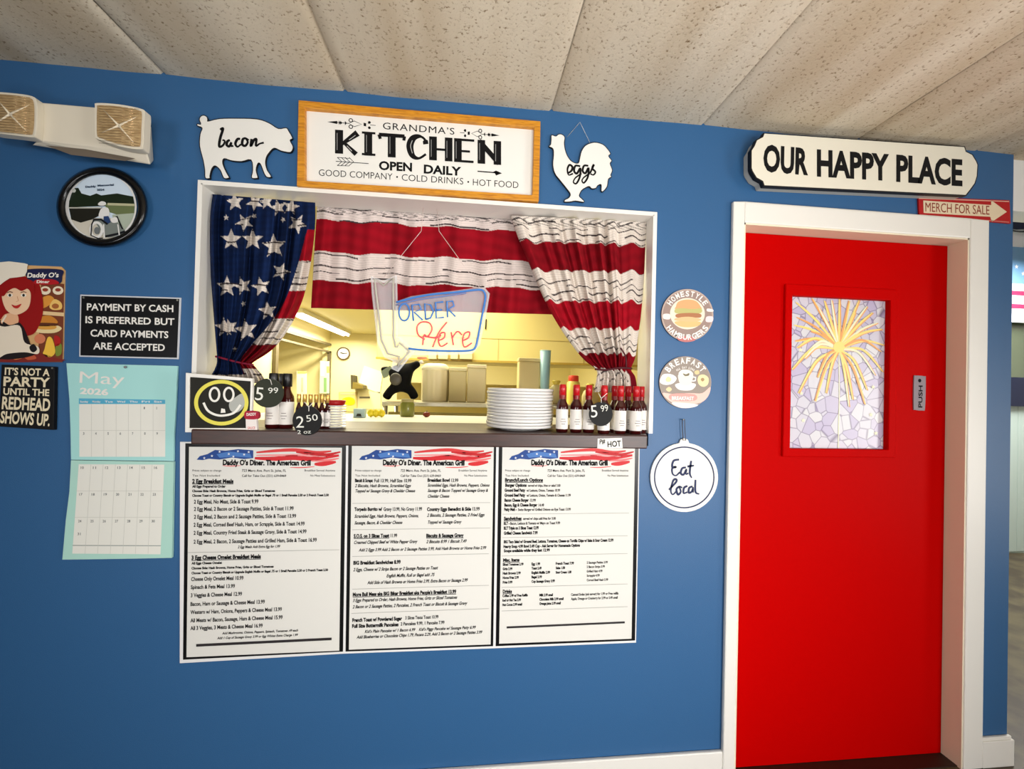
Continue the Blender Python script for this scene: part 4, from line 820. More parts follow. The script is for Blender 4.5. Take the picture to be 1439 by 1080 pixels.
cur = thing('curtain', at(330, 535, .05), 'blue curtain with white stars tied back on the left of the window', 'curtain', None)
NAV = LC((14, 32, 70)); STARS = [(330, 283, 12, .1), (358, 284, 11, .5), (374, 283, 10, .2), (391, 291, 11, .25), (409, 290, 11, -.2), (318, 305, 4, 0), (343.5, 312, 12, .5), (357, 303, 4, .4), (398, 308, 4, .4), (418, 314, 13, .75), (325, 336, 14, .0), (355, 336, 14, .0), (385, 345, 16, .05), (395, 381, 12, -.35), (319, 402, 14, 0), (341, 401, 12, .3), (367, 402, 13, .22), (376.5, 436, 12.5, .12), (315.5, 459, 13, .1), (346, 463, 15, .15), (323, 459, 11, .3), (357, 494, 11, .3), (330, 490, 3.5, 0), (342, 426, 3.5, .3)]
def left_col(u, v, P):
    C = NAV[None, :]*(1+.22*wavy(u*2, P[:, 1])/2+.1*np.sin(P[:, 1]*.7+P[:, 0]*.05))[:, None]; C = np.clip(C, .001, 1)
    w_ = wood(u, P[:, 1]+3)
    for s in STARS: q = in_star(P, s[0], s[1], s[2]*1.12, s[3]); C[q] = w_[q]
    y = P[:, 1]; wpx = np.interp(y, [300, 330, 430, 480, 505], [4, 12, 24, 27, 20]); ed = (1-u)*np.interp(y, [270, 340, 430, 500], [150, 146, 124, 56]) < wpx
    band = np.where(y < 322, 0, np.where(y < 366, 1, np.where(y < 408, 2, np.where(y < 447, 1, np.where(y < 484, 2, 3)))))
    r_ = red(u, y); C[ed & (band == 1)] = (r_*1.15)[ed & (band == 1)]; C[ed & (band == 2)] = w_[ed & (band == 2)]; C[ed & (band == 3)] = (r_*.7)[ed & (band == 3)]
    tl = (v > .915) & (u > .66); C[tl] = w_[tl]; tl = v > .95; C[tl] = w_[tl]
    return C
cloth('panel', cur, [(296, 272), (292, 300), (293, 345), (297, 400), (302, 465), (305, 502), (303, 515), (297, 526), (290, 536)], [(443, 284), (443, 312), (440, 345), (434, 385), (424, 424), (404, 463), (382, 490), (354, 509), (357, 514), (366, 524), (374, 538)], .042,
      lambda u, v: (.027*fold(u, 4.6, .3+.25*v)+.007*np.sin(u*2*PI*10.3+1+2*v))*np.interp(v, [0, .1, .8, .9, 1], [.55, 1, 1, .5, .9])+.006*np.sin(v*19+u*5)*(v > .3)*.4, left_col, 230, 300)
b = MB(); b.tube(ats(bez([(303, 500), (318, 504), (336, 508.5), (356, 512)], 5), .03), .0035, ink((120, 22, 50), .4), 8); b.build('tieback', cur)

cr_ = thing('curtain', at(870, 548, .05), 'red and white striped curtain tied back on the right of the window', 'curtain', None)
BV = [0, .135, .29, .46, .615, .765, .87, 1.01]
def right_col(u, v, P):
    vv = v-.010*fold(u, 6.1, .1+.12*v)+.004*np.sin(u*37); s = vv*262
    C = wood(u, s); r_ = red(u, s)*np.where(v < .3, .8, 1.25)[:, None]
    for k in (1, 3, 5): q = (vv > BV[k]) & (vv < BV[k+1]); C[q] = r_[q]*(.6 if k == 5 else 1)
    q = (vv > .87) & (u > .86); C[q] = DKRED
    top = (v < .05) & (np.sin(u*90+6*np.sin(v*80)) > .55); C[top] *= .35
    return C
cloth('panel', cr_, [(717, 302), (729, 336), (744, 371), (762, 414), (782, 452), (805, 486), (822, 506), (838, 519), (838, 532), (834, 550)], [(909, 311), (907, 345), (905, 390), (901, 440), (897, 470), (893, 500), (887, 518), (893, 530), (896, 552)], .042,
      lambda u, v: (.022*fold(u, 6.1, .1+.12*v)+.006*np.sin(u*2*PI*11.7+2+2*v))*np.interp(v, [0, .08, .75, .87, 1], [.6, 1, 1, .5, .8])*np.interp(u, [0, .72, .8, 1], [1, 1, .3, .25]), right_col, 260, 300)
b = MB(); b.tube(ats(bez([(836, 518), (852, 519), (870, 516), (888, 517)], 5), .028), .0035, ink((70, 10, 22), .5), 8); b.tube(ats(bez([(872, 488), (879, 500), (880, 516)], 5), .026), .003, ink((70, 10, 22), .5), 8); b.build('tieback', cr_)

va = thing('valance', at(600, 445, .08), 'red and white striped valance across the window behind the hanging neon sign', 'valance')
def val_col(u, v, P):
    vv = v+.010*np.sin(u*2*PI*4+.5)+.005*np.sin(u*61); s = vv*150
    C = wood(u, s, .3); r_ = red(u, s)
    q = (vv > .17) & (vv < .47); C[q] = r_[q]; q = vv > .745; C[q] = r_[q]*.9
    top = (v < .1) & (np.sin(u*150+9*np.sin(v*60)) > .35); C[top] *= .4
    return C
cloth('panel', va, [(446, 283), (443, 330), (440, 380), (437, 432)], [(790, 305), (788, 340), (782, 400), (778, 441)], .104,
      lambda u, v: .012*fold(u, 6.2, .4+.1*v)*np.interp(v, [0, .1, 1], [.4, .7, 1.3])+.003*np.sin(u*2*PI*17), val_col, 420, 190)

# ------------------------------------------------------------------ hanging neon sign
def neon():
    Yn = .012
    root = thing('neon_sign', at(605, 500, Yn), 'clear hanging sign with blue ORDER and pink Here tubes and a white arrow', 'neon sign')
    acr = mat('clear_acrylic', (238, 240, 244), .08, alpha=.26); edge = mat('acrylic_edge', (236, 238, 240), .2, alpha=.42)
    blue = mat('blue_tube', (58, 120, 196), .3, emit=.12); pink = mat('pink_tube', (222, 76, 88), .3, emit=.2); wht = mat('white_tube', (186, 182, 170), .35); gry = mat('grey_tube', (110, 124, 176), .3, emit=.1)
    ar = [(526.5, 390.7), (539, 400.4), (552.8, 389.7), (552.8, 434), (552.8, 473), (556, 487), (558.5, 487), (561, 481), (575, 492.8), (558.6, 514), (561, 500.6), (545, 496), (536, 477), (532.4, 442), (528.5, 411)]
    arO = [(522, 388), (539, 395), (557, 386), (557.5, 420), (557.5, 473), (562, 474), (582, 493), (559, 521), (551, 517), (553, 506), (541, 501), (531, 480), (527, 442), (523.5, 411)]
    bo = [(556, 424), (578, 417), (607, 412.5), (640, 409), (668, 405), (681, 405), (687, 412), (684, 430), (678, 460), (673, 484), (664, 495), (626, 497), (572, 497), (562, 474), (557.5, 473)]
    b = MB(); b.slab(ats(arO, Yn), Yn, Yn+.004, acr); b.build('arrow_panel', root)
    b = MB(); b.slab(ats(bo, Yn), Yn+.0005, Yn+.0045, acr); b.build('bubble_panel', root)
    b = MB(); b.ribbon(ats(arO, Yn-.0006), PXM*2.4, edge, True); b.build('arrow_rim', root)
    b = MB(); b.ribbon(ats(bo, Yn-.0004), PXM*2.8, edge, True); b.build('bubble_rim', root)
    Yt = Yn-.008
    b = MB(); b.tube(ats(ar, Yt), .0034, wht, 8, True); b.build('arrow_tube', root)
    b = MB(); b.tube(ats(bez([(557, 424), (580, 418), (607, 413), (640, 410), (671, 406.5), (679, 408), (682, 415), (681, 425), (676, 450), (671.5, 474), (668, 487), (661, 491.5), (640, 492.5), (600, 491.5), (574, 489)], 4), Yt), .0036, blue, 8); b.build('bubble_tube', root)
    b = MB(); b.tube(ats(bez([(557, 428), (590, 420), (620, 416), (655, 411)], 4), Yt), .0026, gry, 8); b.build('top_tube', root)
    g = MB()
    O = [[(568+7.5*math.cos(t), 438+12*math.sin(t)) for t in np.linspace(0, 2*PI, 17)[:-1]]]
    g.tube(ats(O[0], Yt-.001), .0031, blue, 7, True)
    for l in ([(581, 450), (579, 428), (589, 427), (592, 434), (582, 438), (594, 449)], [(598, 448), (597, 426), (605, 428), (609, 437), (605, 446), (598, 448)], [(624, 445), (613, 446.5), (612, 424.5), (623, 423.5)], [(613, 435), (621, 434.5)], [(629, 445), (628, 423), (636, 422.5), (638, 429), (630, 434), (640, 444)]): g.tube(ats(l, Yt-.001), .0031, blue, 7)
    g.build('order_lettering', root)
    g = MB()
    for l in ([(597, 476), (588, 470), (586, 459), (592, 452), (603, 453), (607, 462), (601, 472), (596, 470), (594, 484)], [(628, 452), (617, 466), (608, 487)], [(597, 472), (612, 474), (620, 470)], [(616, 478), (624, 474), (625, 467), (619, 468), (616, 478), (620, 486), (629, 481)], [(634, 466), (637, 484)], [(636, 473), (643, 465), (649, 470)], [(650, 478), (658, 474), (660, 466), (653, 468), (650, 478), (653, 487), (663, 481)]):
        g.tube(ats(bez(l, 5), Yt-.001), .0027, pink, 7)
    g.build('here_lettering', root)
    for a, c in (((540, 388), (592, 324)), ((676, 406), (617, 324))):
        b = MB(); b.tube([at(*a, Yn), at(c[0], c[1], .03), at(c[0]+(3 if c[0] < 600 else -3), 291, .05)], .0009, mat('wire_nylon', (214, 196, 190), .4), 5); b.build('hanging_wire', root)
neon()

# ------------------------------------------------------------------ brown shelf board and what stands on it
xl, xr = at(268, 612, SY).x, at(910, 620, SY).x
b = MB(); b.box(xl, xr, SY, -.001, SZ-.046, SZ, BROWN); b.box(opL+.006, opR-.006, -.001, .30, SZ-.046, SZ, BROWN)
tag(b.build('serving_shelf', bevel=.004), 'dark brown wooden shelf board along the bottom of the serving window', 'shelf')
b = MB(); b.box(-1.0, .66, .30, .74, SZ-.03, SZ, mat('white_counter', (238, 234, 216), .4)); b.box(-1.0, .66, .31, .73, 0, SZ-.03, CREAM)
tag(b.build('kitchen_counter'), 'cream kitchen counter just behind the brown shelf', 'counter')

def on_shelf(px, Y): return Vector((at(px, 600, Y).x, Y, SZ))
BOT = mat('dark_sauce_glass', (58, 10, 10), .12, spec=.8); LAB = mat('bottle_label', (232, 228, 222), .5); RCAP = mat('red_bottle_cap', (186, 14, 26), .3); KCAP = mat('black_bottle_cap', (20, 18, 20), .35); GCAP = mat('gold_bottle_cap', (206, 164, 84), .3, .6)
def bottle(label, group, loc, cap, H=.166, R=.0205, cat='bottle'):
    root = thing('sauce_bottle', loc, label, cat, group); x, y, z = loc; k = H/.166
    b = MB(); b.lathe([(R*.86, 0), (R, .004*k), (R, .088*k), (R*.93, .097*k), (R*.62, .110*k), (R*.48, .118*k), (R*.46, .128*k)], (x, y, z), BOT, 20); b.build('glass', root)
    b = MB(); b.lathe([(R*.5, .128*k), (R*.58, .1285*k), (R*.58, .164*k), (R*.5, .166*k)] if cap is RCAP else [(R*.6, .126*k), (R*.66, .127*k), (R*.66, .163*k), (R*.6, .166*k)], (x, y, z), cap, 16); b.build('cap', root)
    if cap is RCAP:
        b = MB(); b.lathe([(R*.52, .112*k), (R*.6, .1285*k)], (x, y, z), mat('red_shrink_band', (130, 12, 20), .35), 16); b.build('neck_band', root)
    b = MB(); b.lathe([(R+.0005, .012*k), (R+.0005, .080*k)], (x, y, z), LAB, 24); lb = b.build('label', root)
    b = MB(); gm = ink((120, 110, 108))
    for zz, w_ in ((.046, .012), (.038, .016), (.03, .010)):
        pts = [Vector((x+(R+.001)*math.sin(a), y-(R+.001)*math.cos(a), z+zz*k)) for a in np.linspace(-w_/R*.6, w_/R*.6, 6)]
        b.tube(pts, .0009, gm, 4)
    b.build('label_print', lb)
    return root
def relabel(o, label): o['label'] = label
proto = bottle('red-capped sauce bottle nearest the plate stack', 'red-capped sauce bottles', on_shelf(789.5, -.005), RCAP)
for px, Y, lb in ((809, -.008, 'red-capped sauce bottle second from the plate stack'), (826.5, -.006, 'red-capped sauce bottle third from the plate stack, beside the round price tag'), (848, -.034, 'red-capped sauce bottle standing in front behind the round 5.99 tag'),
                  (863, .012, 'red-capped sauce bottle standing behind the right edge of the round 5.99 tag'), (871, -.034, 'red-capped sauce bottle in the front row just right of the 5.99 tag'), (881.5, .014, 'red-capped sauce bottle second from the right frame, back row'), (893, -.032, 'red-capped sauce bottle in front row beside the right window frame'), (900, .014, 'red-capped sauce bottle touching the right window frame, back row')):
    c = copy_tree(proto); c.location = on_shelf(px, Y); relabel(c, lb)
proto = bottle('tall black-capped sauce bottle left of the 2.50 price tag', 'black-capped sauce bottles', on_shelf(402, .0), KCAP, .178, .022)
for px, Y, lb in ((383, -.004, 'black-capped sauce bottle behind the dark green 5.99 tag'), (391, .043, 'black-capped sauce bottle in the back row behind the 5.99 tag')):
    c = copy_tree(proto); c.location = on_shelf(px, Y); relabel(c, lb)
proto = bottle('small gold-capped bottle, first from the black-capped bottles', 'small gold-capped bottles', on_shelf(419, .0), GCAP, .112, .0095)
for k, lb in ((1, 'small gold-capped bottle, second from the black-capped bottles'), (2, 'small gold-capped bottle, third from the black-capped bottles'), (3, 'small gold-capped bottle, third from the dish stack'), (4, 'small gold-capped bottle, second from the dish stack'), (5, 'small gold-capped bottle nearest the dish stack')):
    c = copy_tree(proto); c.location = on_shelf(419+k*8.1, .0); relabel(c, lb)

# plates
CHINA = mat('white_china', (226, 224, 222), .22, spec=.6)
def plate(name, label, cat, group, loc, R, m, part='rim_line'):
    root = thing(name, loc, label, cat, group)
    b = MB(); t = R/.12
    b.lathe([(R*.55, 0), (R*.6, 0), (R*.66, .002*t), (R*.93, .0080*t), (R*.995, .0095*t), (R*1.004, .0150*t), (R, .0182*t), (R*.95, .0178*t), (R*.68, .0075*t), (R*.5, .0045*t), (.0001, .0045*t)], loc, m, 40); b.build('dish', root)
    b = MB(); b.lathe([(R*.56, -.0012*t), (R*.59, -.0012*t), (R*.59, .0006*t), (R*.56, .0006*t)], loc, m, 40); b.build('foot_ring', root)
    return root
N = 13; pc = on_shelf(730, .085); step = .0107; base = .0014
ords = ['lowest', 'second from the bottom', 'third from the bottom', 'fourth from the bottom', 'fifth from the bottom', 'sixth from the bottom', 'middle one', 'sixth from the top', 'fifth from the top', 'fourth from the top', 'third from the top', 'second from the top', 'topmost']
p0 = plate('dinner_plate', 'white dinner plate, lowest in the stack on the shelf', 'plate', 'dinner plates stacked on the shelf', (pc.x, pc.y, SZ+base), .121, CHINA)
for k in range(1, N):
    c = copy_tree(p0); c.location = (pc.x+random.uniform(-.002, .002), pc.y+random.uniform(-.002, .002), SZ+base+k*step); relabel(c, 'white dinner plate, %s in the stack on the shelf' % ords[k])
dc = on_shelf(470, .03); N2 = 9
o2 = ['lowest', 'second from the bottom', 'third from the bottom', 'fourth from the bottom', 'middle one', 'fourth from the top', 'third from the top', 'second from the top', 'topmost']
d0 = plate('small_dish', 'small white dish, lowest in the short stack by the gold-capped bottles', 'dish', 'small dishes stacked on the shelf', (dc.x, dc.y, SZ+.0006), .036, CHINA)
for k in range(1, N2):
    c = copy_tree(d0); c.location = (dc.x, dc.y, SZ+.0006+k*.0088); relabel(c, 'small white dish, %s in the short stack by the gold-capped bottles' % o2[k])
rt = thing('red_tray', (dc.x, dc.y, SZ+.0006+8*.0088+.0045), 'flat red tray lying on the stack of small dishes', 'tray')
b = MB(); z = rt.location.z; b.lathe([(.024, 0), (.030, .002), (.034, .016), (.032, .016), (.028, .004), (.0001, .003)], rt.location, ink((150, 16, 20), .3), 28); b.build('body', rt)
b = MB(); b.tube([(dc.x+.033*math.cos(t), dc.y+.033*math.sin(t), z+.016) for t in np.linspace(0, 2*PI, 29)[:-1]], .0016, ink((170, 24, 26), .3), 6, True); b.build('rim', rt)

# smiley chalkboard in its white frame
def smiley():
    Y = -.062; root = thing('smiley_board', Vector((at(310, 606, Y).x, Y, SZ)), 'black chalkboard with a yellow smiley face in a white frame on the shelf end', 'sign')
    b = MB(); O = [(262, 523), (356, 531), (354, 607), (261, 606.5)]; I = [(267.5, 529), (353, 535), (351, 600.5), (266.5, 600.5)]
    b.ring(ats(O, Y), ats(I, Y), Y-.004, Y+.008, WHITE); b.build('frame', root, bevel=.0015)
    b = MB(); b.slab(ats([(265, 526), (355, 532.5), (353, 604), (264, 604)], Y), Y, Y+.005, ink((34, 33, 28), .65)); b.build('board', root)
    b = MB(); b.ribbon(ats(ell(311, 565, 35.5, 29.5, 48), Y-.0006), PXM*4.6, ink((226, 216, 84), .4), True); b.build('yellow_ring', root)
    b = MB(); wm = ink((236, 234, 226), .4)
    for ex in (301.5, 321.5): b.ribbon(ats(ell(ex, 553.5, 6.6, 9.4, 24), Y-.0008), PXM*2.6, wm, True)
    p = bez([(286, 565), (292, 576), (303, 582), (315, 583), (329, 579), (338, 568)], 5); b.ribbon(ats(p, Y-.0008), PXM*2.8, wm)
    b.flat(ats([(310, 579.5), (311, 573), (316, 574), (317, 579)], Y-.001), wm)
    b.flat(ats(bez([(322, 566), (330, 558), (341, 552), (345, 562), (341, 573), (332, 579), (324, 576)], 4, True), Y-.0004), ink((176, 178, 172), .5))
    b.build('face', root)
smiley()
def packet():
    Y = -.068; root = thing('table_card', Vector((at(353, 607, Y).x, Y, SZ)), 'little white standing card with a red top beside the smiley board', 'card')
    b = MB(); b.slab(ats([(345, 588), (360, 587.5), (361.5, 608), (345.5, 608)], Y), Y, Y+.012, ink((234, 226, 222))); b.build('card', root, bevel=.001)
    b = MB(); b.slab(ats(bez([(344, 578), (352, 576.5), (362, 578), (362.5, 587), (353, 588.5), (344, 587)], 3, True), Y-.002), Y-.002, Y+.012, ink((164, 16, 44))); b.build('red_top', root)
    b = MB(); text(b, 'DADDY', (346.5, 583.5), (360, 583), 4, Y-.0024, WHITE, .02); text(b, 'SAUCE', (348, 602), (358.5, 602), 3.4, Y-.0004, ink((214, 120, 120)), .02); b.build('lettering', root)
packet()
def price_tag(label, cx, cy, rx, ry, Y, col, marks, hook):
    root = thing('price_tag', at(cx, cy-ry, Y), label, 'price tag')
    b = MB(); b.slab(ats(ell(cx, cy, rx, ry, 36), Y), Y, Y+.004, col); b.build('disc', root)
    b = MB(); wm = ink((226, 226, 218), .7)
    for s, a, e, h in marks: text(b, s, a, e, h*1.12, Y-.0005, wm, .0)
    b.build('lettering', root)
    b = MB()
    for l in hook: b.tube(ats(l, Y-.0012), .0012, ink((230, 228, 222)), 5)
    b.build('string', root)
price_tag('dark green round chalk tag reading 5.99 beside the smiley board', 376.5, 551.5, 22, 20.5, -.052, ink((44, 48, 36), .6), [('5', (358, 561), (369, 562), 16), ('99', (377, 552), (391, 551.5), 7)], [[(382, 540), (380, 533), (376, 531)]])
price_tag('black round chalk tag reading 2.50 hanging over the shelf edge', 431.5, 590, 20.5, 21, SY-.006, ink((18, 18, 18), .6), [('2', (416, 600), (427, 600), 14), ('50', (431, 592), (447, 589.5), 8), ('2 oz', (418, 609), (437, 608), 4.6)], [[(434, 577), (434, 571), (428, 564)], [(434, 571), (440, 565)]])
price_tag('black round chalk tag reading 5.99 hanging before the red-capped bottles', 844.5, 581, 16.5, 17, -.062, ink((16, 16, 16), .6), [('5', (831, 586), (840, 585), 15), ('99', (845, 578), (855, 576.5), 8)], [[(845, 565), (845, 559), (841, 552)], [(845, 559), (853, 552)]])
def hot():
    Y = SY-.0015; root = thing('shelf_label', at(857, 628, Y), 'small white paper label reading HOT stuck on the shelf edge', 'label')
    b = MB(); b.slab(ats([(840, 615.5), (874, 614.5), (875, 629), (839.5, 629)], Y), Y, SY, ink((236, 234, 228))); b.build('paper', root)
    b = MB(); text(b, 'P#', (842.5, 623.5), (850.5, 622), 6.5, Y-.0006, INK, .02, .2); text(b, 'HOT', (854, 627.5), (873, 626), 8, Y-.0006, INK, .02); b.build('lettering', root)
hot()

# ------------------------------------------------------------------ kitchen beyond
KS = at(620, 563.5, 1.0).z
def kshelf():
    x0, x1 = at(546, 563, 1.0).x, at(856, 563, 1.0).x
    root = thing('kitchen_shelf', ((x0+x1)/2, 1.0, 0), 'steel kitchen shelf unit carrying the cream canisters', 'shelf unit')
    b = MB(); b.box(x0, x1, .82, 1.18, KS-.022, KS, STEEL); b.build('top_shelf', root, bevel=.003)
    b = MB(); b.box(x0+.03, x1-.03, .84, .86, KS-.075, KS-.055, mat('olive_steel', (150, 138, 84), .4, .5)); b.build('front_rail', root)
    b = MB(); b.box(x0, x1, .82, 1.18, .88, .90, STEEL); b.build('lower_shelf', root)
    for x in (x0+.015, x1-.015):
        for y in (.835, 1.165): b = MB(); b.tube([(x, y, 0), (x, y, KS-.02)], .013, STEEL, 10); b.build('post', root)
kshelf()
JAR = mat('cream_canister', (236, 222, 176), .35)
def canister():
    x = at(611, 560, 1.0).x; root = thing('canister', (x, 1.0, KS), 'large ribbed cream canister on the steel kitchen shelf', 'canister'); b = MB(); n = 48
    for a, c in (((.076, 0), (.078, .17)),):
        vs_ = []; 
        for z, s in ((0, .96), (.012, 1), (.165, 1), (.18, .97)):
            for k in range(n): t = 2*PI*k/n; r = .076*s*(1+.035*math.cos(t*12)); vs_.append((x+r*math.cos(t), 1.0+r*math.sin(t), KS+z))
        b.add(vs_, [(i*n+k, i*n+(k+1) % n, (i+1)*n+(k+1) % n, (i+1)*n+k) for i in range(3) for k in range(n)]+[list(range(n))[::-1]], JAR, True)
    b.build('body', root)
    b = MB(); b.lathe([(.076, .18), (.080, .182), (.079, .195), (.06, .215), (.05, .218), (.0001, .218)], root.location, mat('canister_lid', (240, 232, 196), .35), 32); b.build('lid', root)
canister()
def carton(pxa, pxb, ytop, label, col, lidc, Y=1.0):
    x0, x1 = at(pxa, 560, Y).x, at(pxb, 560, Y).x; z1 = at((pxa+pxb)/2, ytop, Y).z
    root = thing('food_container', ((x0+x1)/2, Y, KS), label, 'container'); m = mat('container_%d%d%d' % col, col, .5)
    b = MB(); b.box(x0, x1, Y-.05, Y+.05, KS, z1-.02, m); b.build('body', root, bevel=.006)
    b = MB(); b.box(x0-.003, x1+.003, Y-.053, Y+.053, z1-.02, z1, mat('container_%d%d%d' % lidc, lidc, .5)); b.build('lid', root, bevel=.005)
carton(631, 655, 516, 'tan square food container next to the ribbed canister', (206, 190, 134), (226, 212, 160))
carton(656, 682, 512, 'taller tan square food container behind the plate stack', (214, 198, 146), (232, 218, 172))
carton(727, 756, 503, 'tall beige container standing behind the plates', (222, 204, 146), (224, 208, 152))
def bluecup():
    x = at(765, 560, .95).x; z1 = at(765, 492, .95).z-KS; root = thing('tall_cup', (x, .95, KS), 'tall pale blue cup beside the beige container', 'cup')
    b = MB(); b.lathe([(.022, 0), (.024, .003), (.032, z1), (.029, z1), (.022, .006), (.0001, .006)], root.location, mat('pale_blue_plastic', (150, 190, 200), .3), 24); b.build('body', root)
    b = MB(); b.tube([(x+.031*math.cos(t), .95+.031*math.sin(t), KS+z1) for t in np.linspace(0, 2*PI, 25)[:-1]], .002, mat('pale_blue_rim', (190, 216, 222), .3), 6, True); b.build('rim', root)
bluecup()
def skin(name, parent, pts, edges, rad, m):
    me = bpy.data.meshes.new(name); org = ORG[parent.name] if parent else Vector(); me.from_pydata([tuple(Vector(p)-org) for p in pts], edges, []); me.materials.append(m)
    o = bpy.data.objects.new(name, me); COL.objects.link(o)
    if parent: o.parent = parent
    s = o.modifiers.new('skin', 'SKIN'); me.skin_vertices.new() if not me.skin_vertices else None
    for i, r in enumerate(rad): me.skin_vertices[0].data[i].radius = (r, r)
    me.skin_vertices[0].data[0].use_root = True; s.use_smooth_shade = True
    o.modifiers.new('sub', 'SUBSURF').levels = 2; o.modifiers['sub'].render_levels = 2; return o
def figure():
    Y = .93; g = lambda x, y, dy=0: at(x, y, Y+dy)
    root = thing('stuffed_figure', Vector((g(562, 562).x, Y, KS)), 'black stuffed figure with outstretched arms on the steel kitchen shelf', 'figure')
    bm_ = mat('black_cloth', (5, 5, 5), .8, spec=.15); k = 2.35/FPX
    skin('body', root, [g(564, 538), g(563, 528), g(564, 517), g(548, 519), g(535, 518), g(579, 515), g(590, 509), g(549, 548), g(541, 560), g(578, 548), g(584, 560)],
         [(0, 1), (1, 2), (2, 3), (3, 4), (2, 5), (5, 6), (0, 7), (7, 8), (0, 9), (9, 10)], [9*k, 16*k, 11*k, 5.5*k, 3.2*k, 6.5*k, 4.5*k, 6.5*k, 6.5*k, 6.5*k, 6.5*k], bm_)
    b = MB(); b.ball(g(556, 532, -.062), .033, .014, .034, mat('dark_grey_patch', (70, 66, 56), .5), 14, 8); b.build('belly_patch', root)
    b = MB(); b.slab(ats([(535, 521), (548, 513), (552, 518), (545, 528), (539, 531)], Y-.03), Y-.03, Y-.022, mat('sage_cloth', (140, 150, 120), .7)); b.build('arm_flap', root)
    b = MB(); b.ball(g(592, 508), .013, .012, .010, ink((226, 220, 206)), 12, 8); b.build('cuff', root)
    b = MB(); b.ball(g(593, 502, .03), .030, .014, .010, ink((226, 150, 112)), 14, 8); b.build('hand', root)
figure()
def small_things():
    # jar with green contents under the shelf, tomato, bags of lemons, red ball
    x = at(572, 590, .62).x; root = thing('pickle_jar', (x, .62, SZ), 'glass jar with green contents under the steel kitchen shelf', 'jar')
    b = MB(); b.lathe([(.03, 0), (.034, .004), (.034, .06), (.028, .07)], root.location, mat('green_jar', (120, 122, 50), .25), 20); b.build('body', root)
    b = MB(); b.lathe([(.029, .07), (.03, .071), (.03, .082), (.028, .084)], root.location, mat('olive_lid', (150, 140, 90), .4), 20); b.build('lid', root)
    x = at(599, 592, .6).x; root = thing('tomato', (x, .6, SZ), 'small dark red tomato on the kitchen counter under the shelf', 'tomato')
    b = MB(); b.ball((x, .6, SZ+.013), .018, .016, .013, ink((120, 50, 34), .3), 14, 8); b.build('fruit', root)
    b = MB(); b.tube([(x, .6, SZ+.025), (x+.003, .6, SZ+.031)], .002, ink((90, 100, 50)), 6); b.build('stem', root)
    for i, (px, lb) in enumerate(((521, 'yellow lemon on the kitchen counter, nearest the dish stack'), (528, 'yellow lemon on the kitchen counter, middle one of three'), (536, 'yellow lemon on the kitchen counter, nearest the steel shelf post'))):
        x = at(px, 590, .55).x
        if i == 0:
            l0 = thing('lemon', (x, .55, SZ), lb, 'lemon', 'lemons on the kitchen counter'); b = MB(); b.lathe([(.0005, 0), (.012, .004), (.017, .016), (.013, .029), (.004, .036), (.0005, .039)], l0.location, mat('lemon_skin', (240, 218, 40), .4), 16); b.build('fruit', l0); org = l0
        else: c = copy_tree(org); c.location = (x, .55, SZ); c['label'] = lb
    x = at(505, 588, .5).x; root = thing('label_box', (x, .5, SZ), 'small pale blue box on the kitchen counter by the lemons', 'box')
    b = MB(); b.box(x-.025, x+.025, .49, .52, SZ, SZ+.04, ink((176, 200, 200))); b.build('carton', root, bevel=.002)
    b = MB(); b.flat([(x-.012, .4895, SZ+.006), (x+.012, .4895, SZ+.006), (x+.008, .4895, SZ+.018), (x-.008, .4895, SZ+.018)], ink((60, 60, 50))); b.build('print', root)
    # bagged bread and tomato at the right behind the bottles
    for i, (px, w_, h, lb) in enumerate(((781, .055, .115, 'cream bread bag on the kitchen shelf left of the red tomato'), (829, .05, .10, 'cream bread bag on the kitchen shelf behind the red-capped bottles'))):
        x = at(px, 560, 1.0).x; root = thing('bread_bag', (x, 1.0, KS), lb, 'bread bag')
        b = MB(); b.lathe([(.8*w_, 0), (w_, .01), (w_*1.02, h*.5), (w_*.8, h*.8), (w_*.3, h)], root.location, mat('bag_cream', (236, 222, 160), .5), 14, sy=.8); b.build('bag', root)
        b = MB(); b.lathe([(w_*.3, h), (w_*.5, h+.02), (w_*.35, h+.026)], root.location, mat('bag_tie_yellow', (238, 214, 90), .4), 10); b.build('gathered_top', root)
    x = at(808, 540, 1.06).x; root = thing('red_lid_jar', (x, 1.1, KS), 'jar with a round red lid behind the bread bags', 'jar')
    b = MB(); b.lathe([(.04, 0), (.04, .13), (.03, .14)], root.location, mat('mustard_jar', (236, 214, 110), .3), 18); b.build('body', root)
    b = MB(); b.lathe([(.031, .14), (.032, .142), (.032, .17), (.026, .176), (.0001, .177)], root.location, ink((226, 74, 54), .35), 18); b.build('lid', root)
    x = at(703, 545, .95).x; root = thing('pepper_mill', (x, .95, KS), 'small brown pepper mill behind the plate stack', 'pepper mill')
    b = MB(); b.lathe([(.018, 0), (.016, .03), (.011, .05), (.015, .06)], root.location, ink((110, 78, 40)), 14); b.build('base', root)
    b = MB(); b.ball((x, .95, KS+.07), .019, .019, .014, ink((86, 58, 30), .4), 14, 8); b.build('knob', root)
small_things()
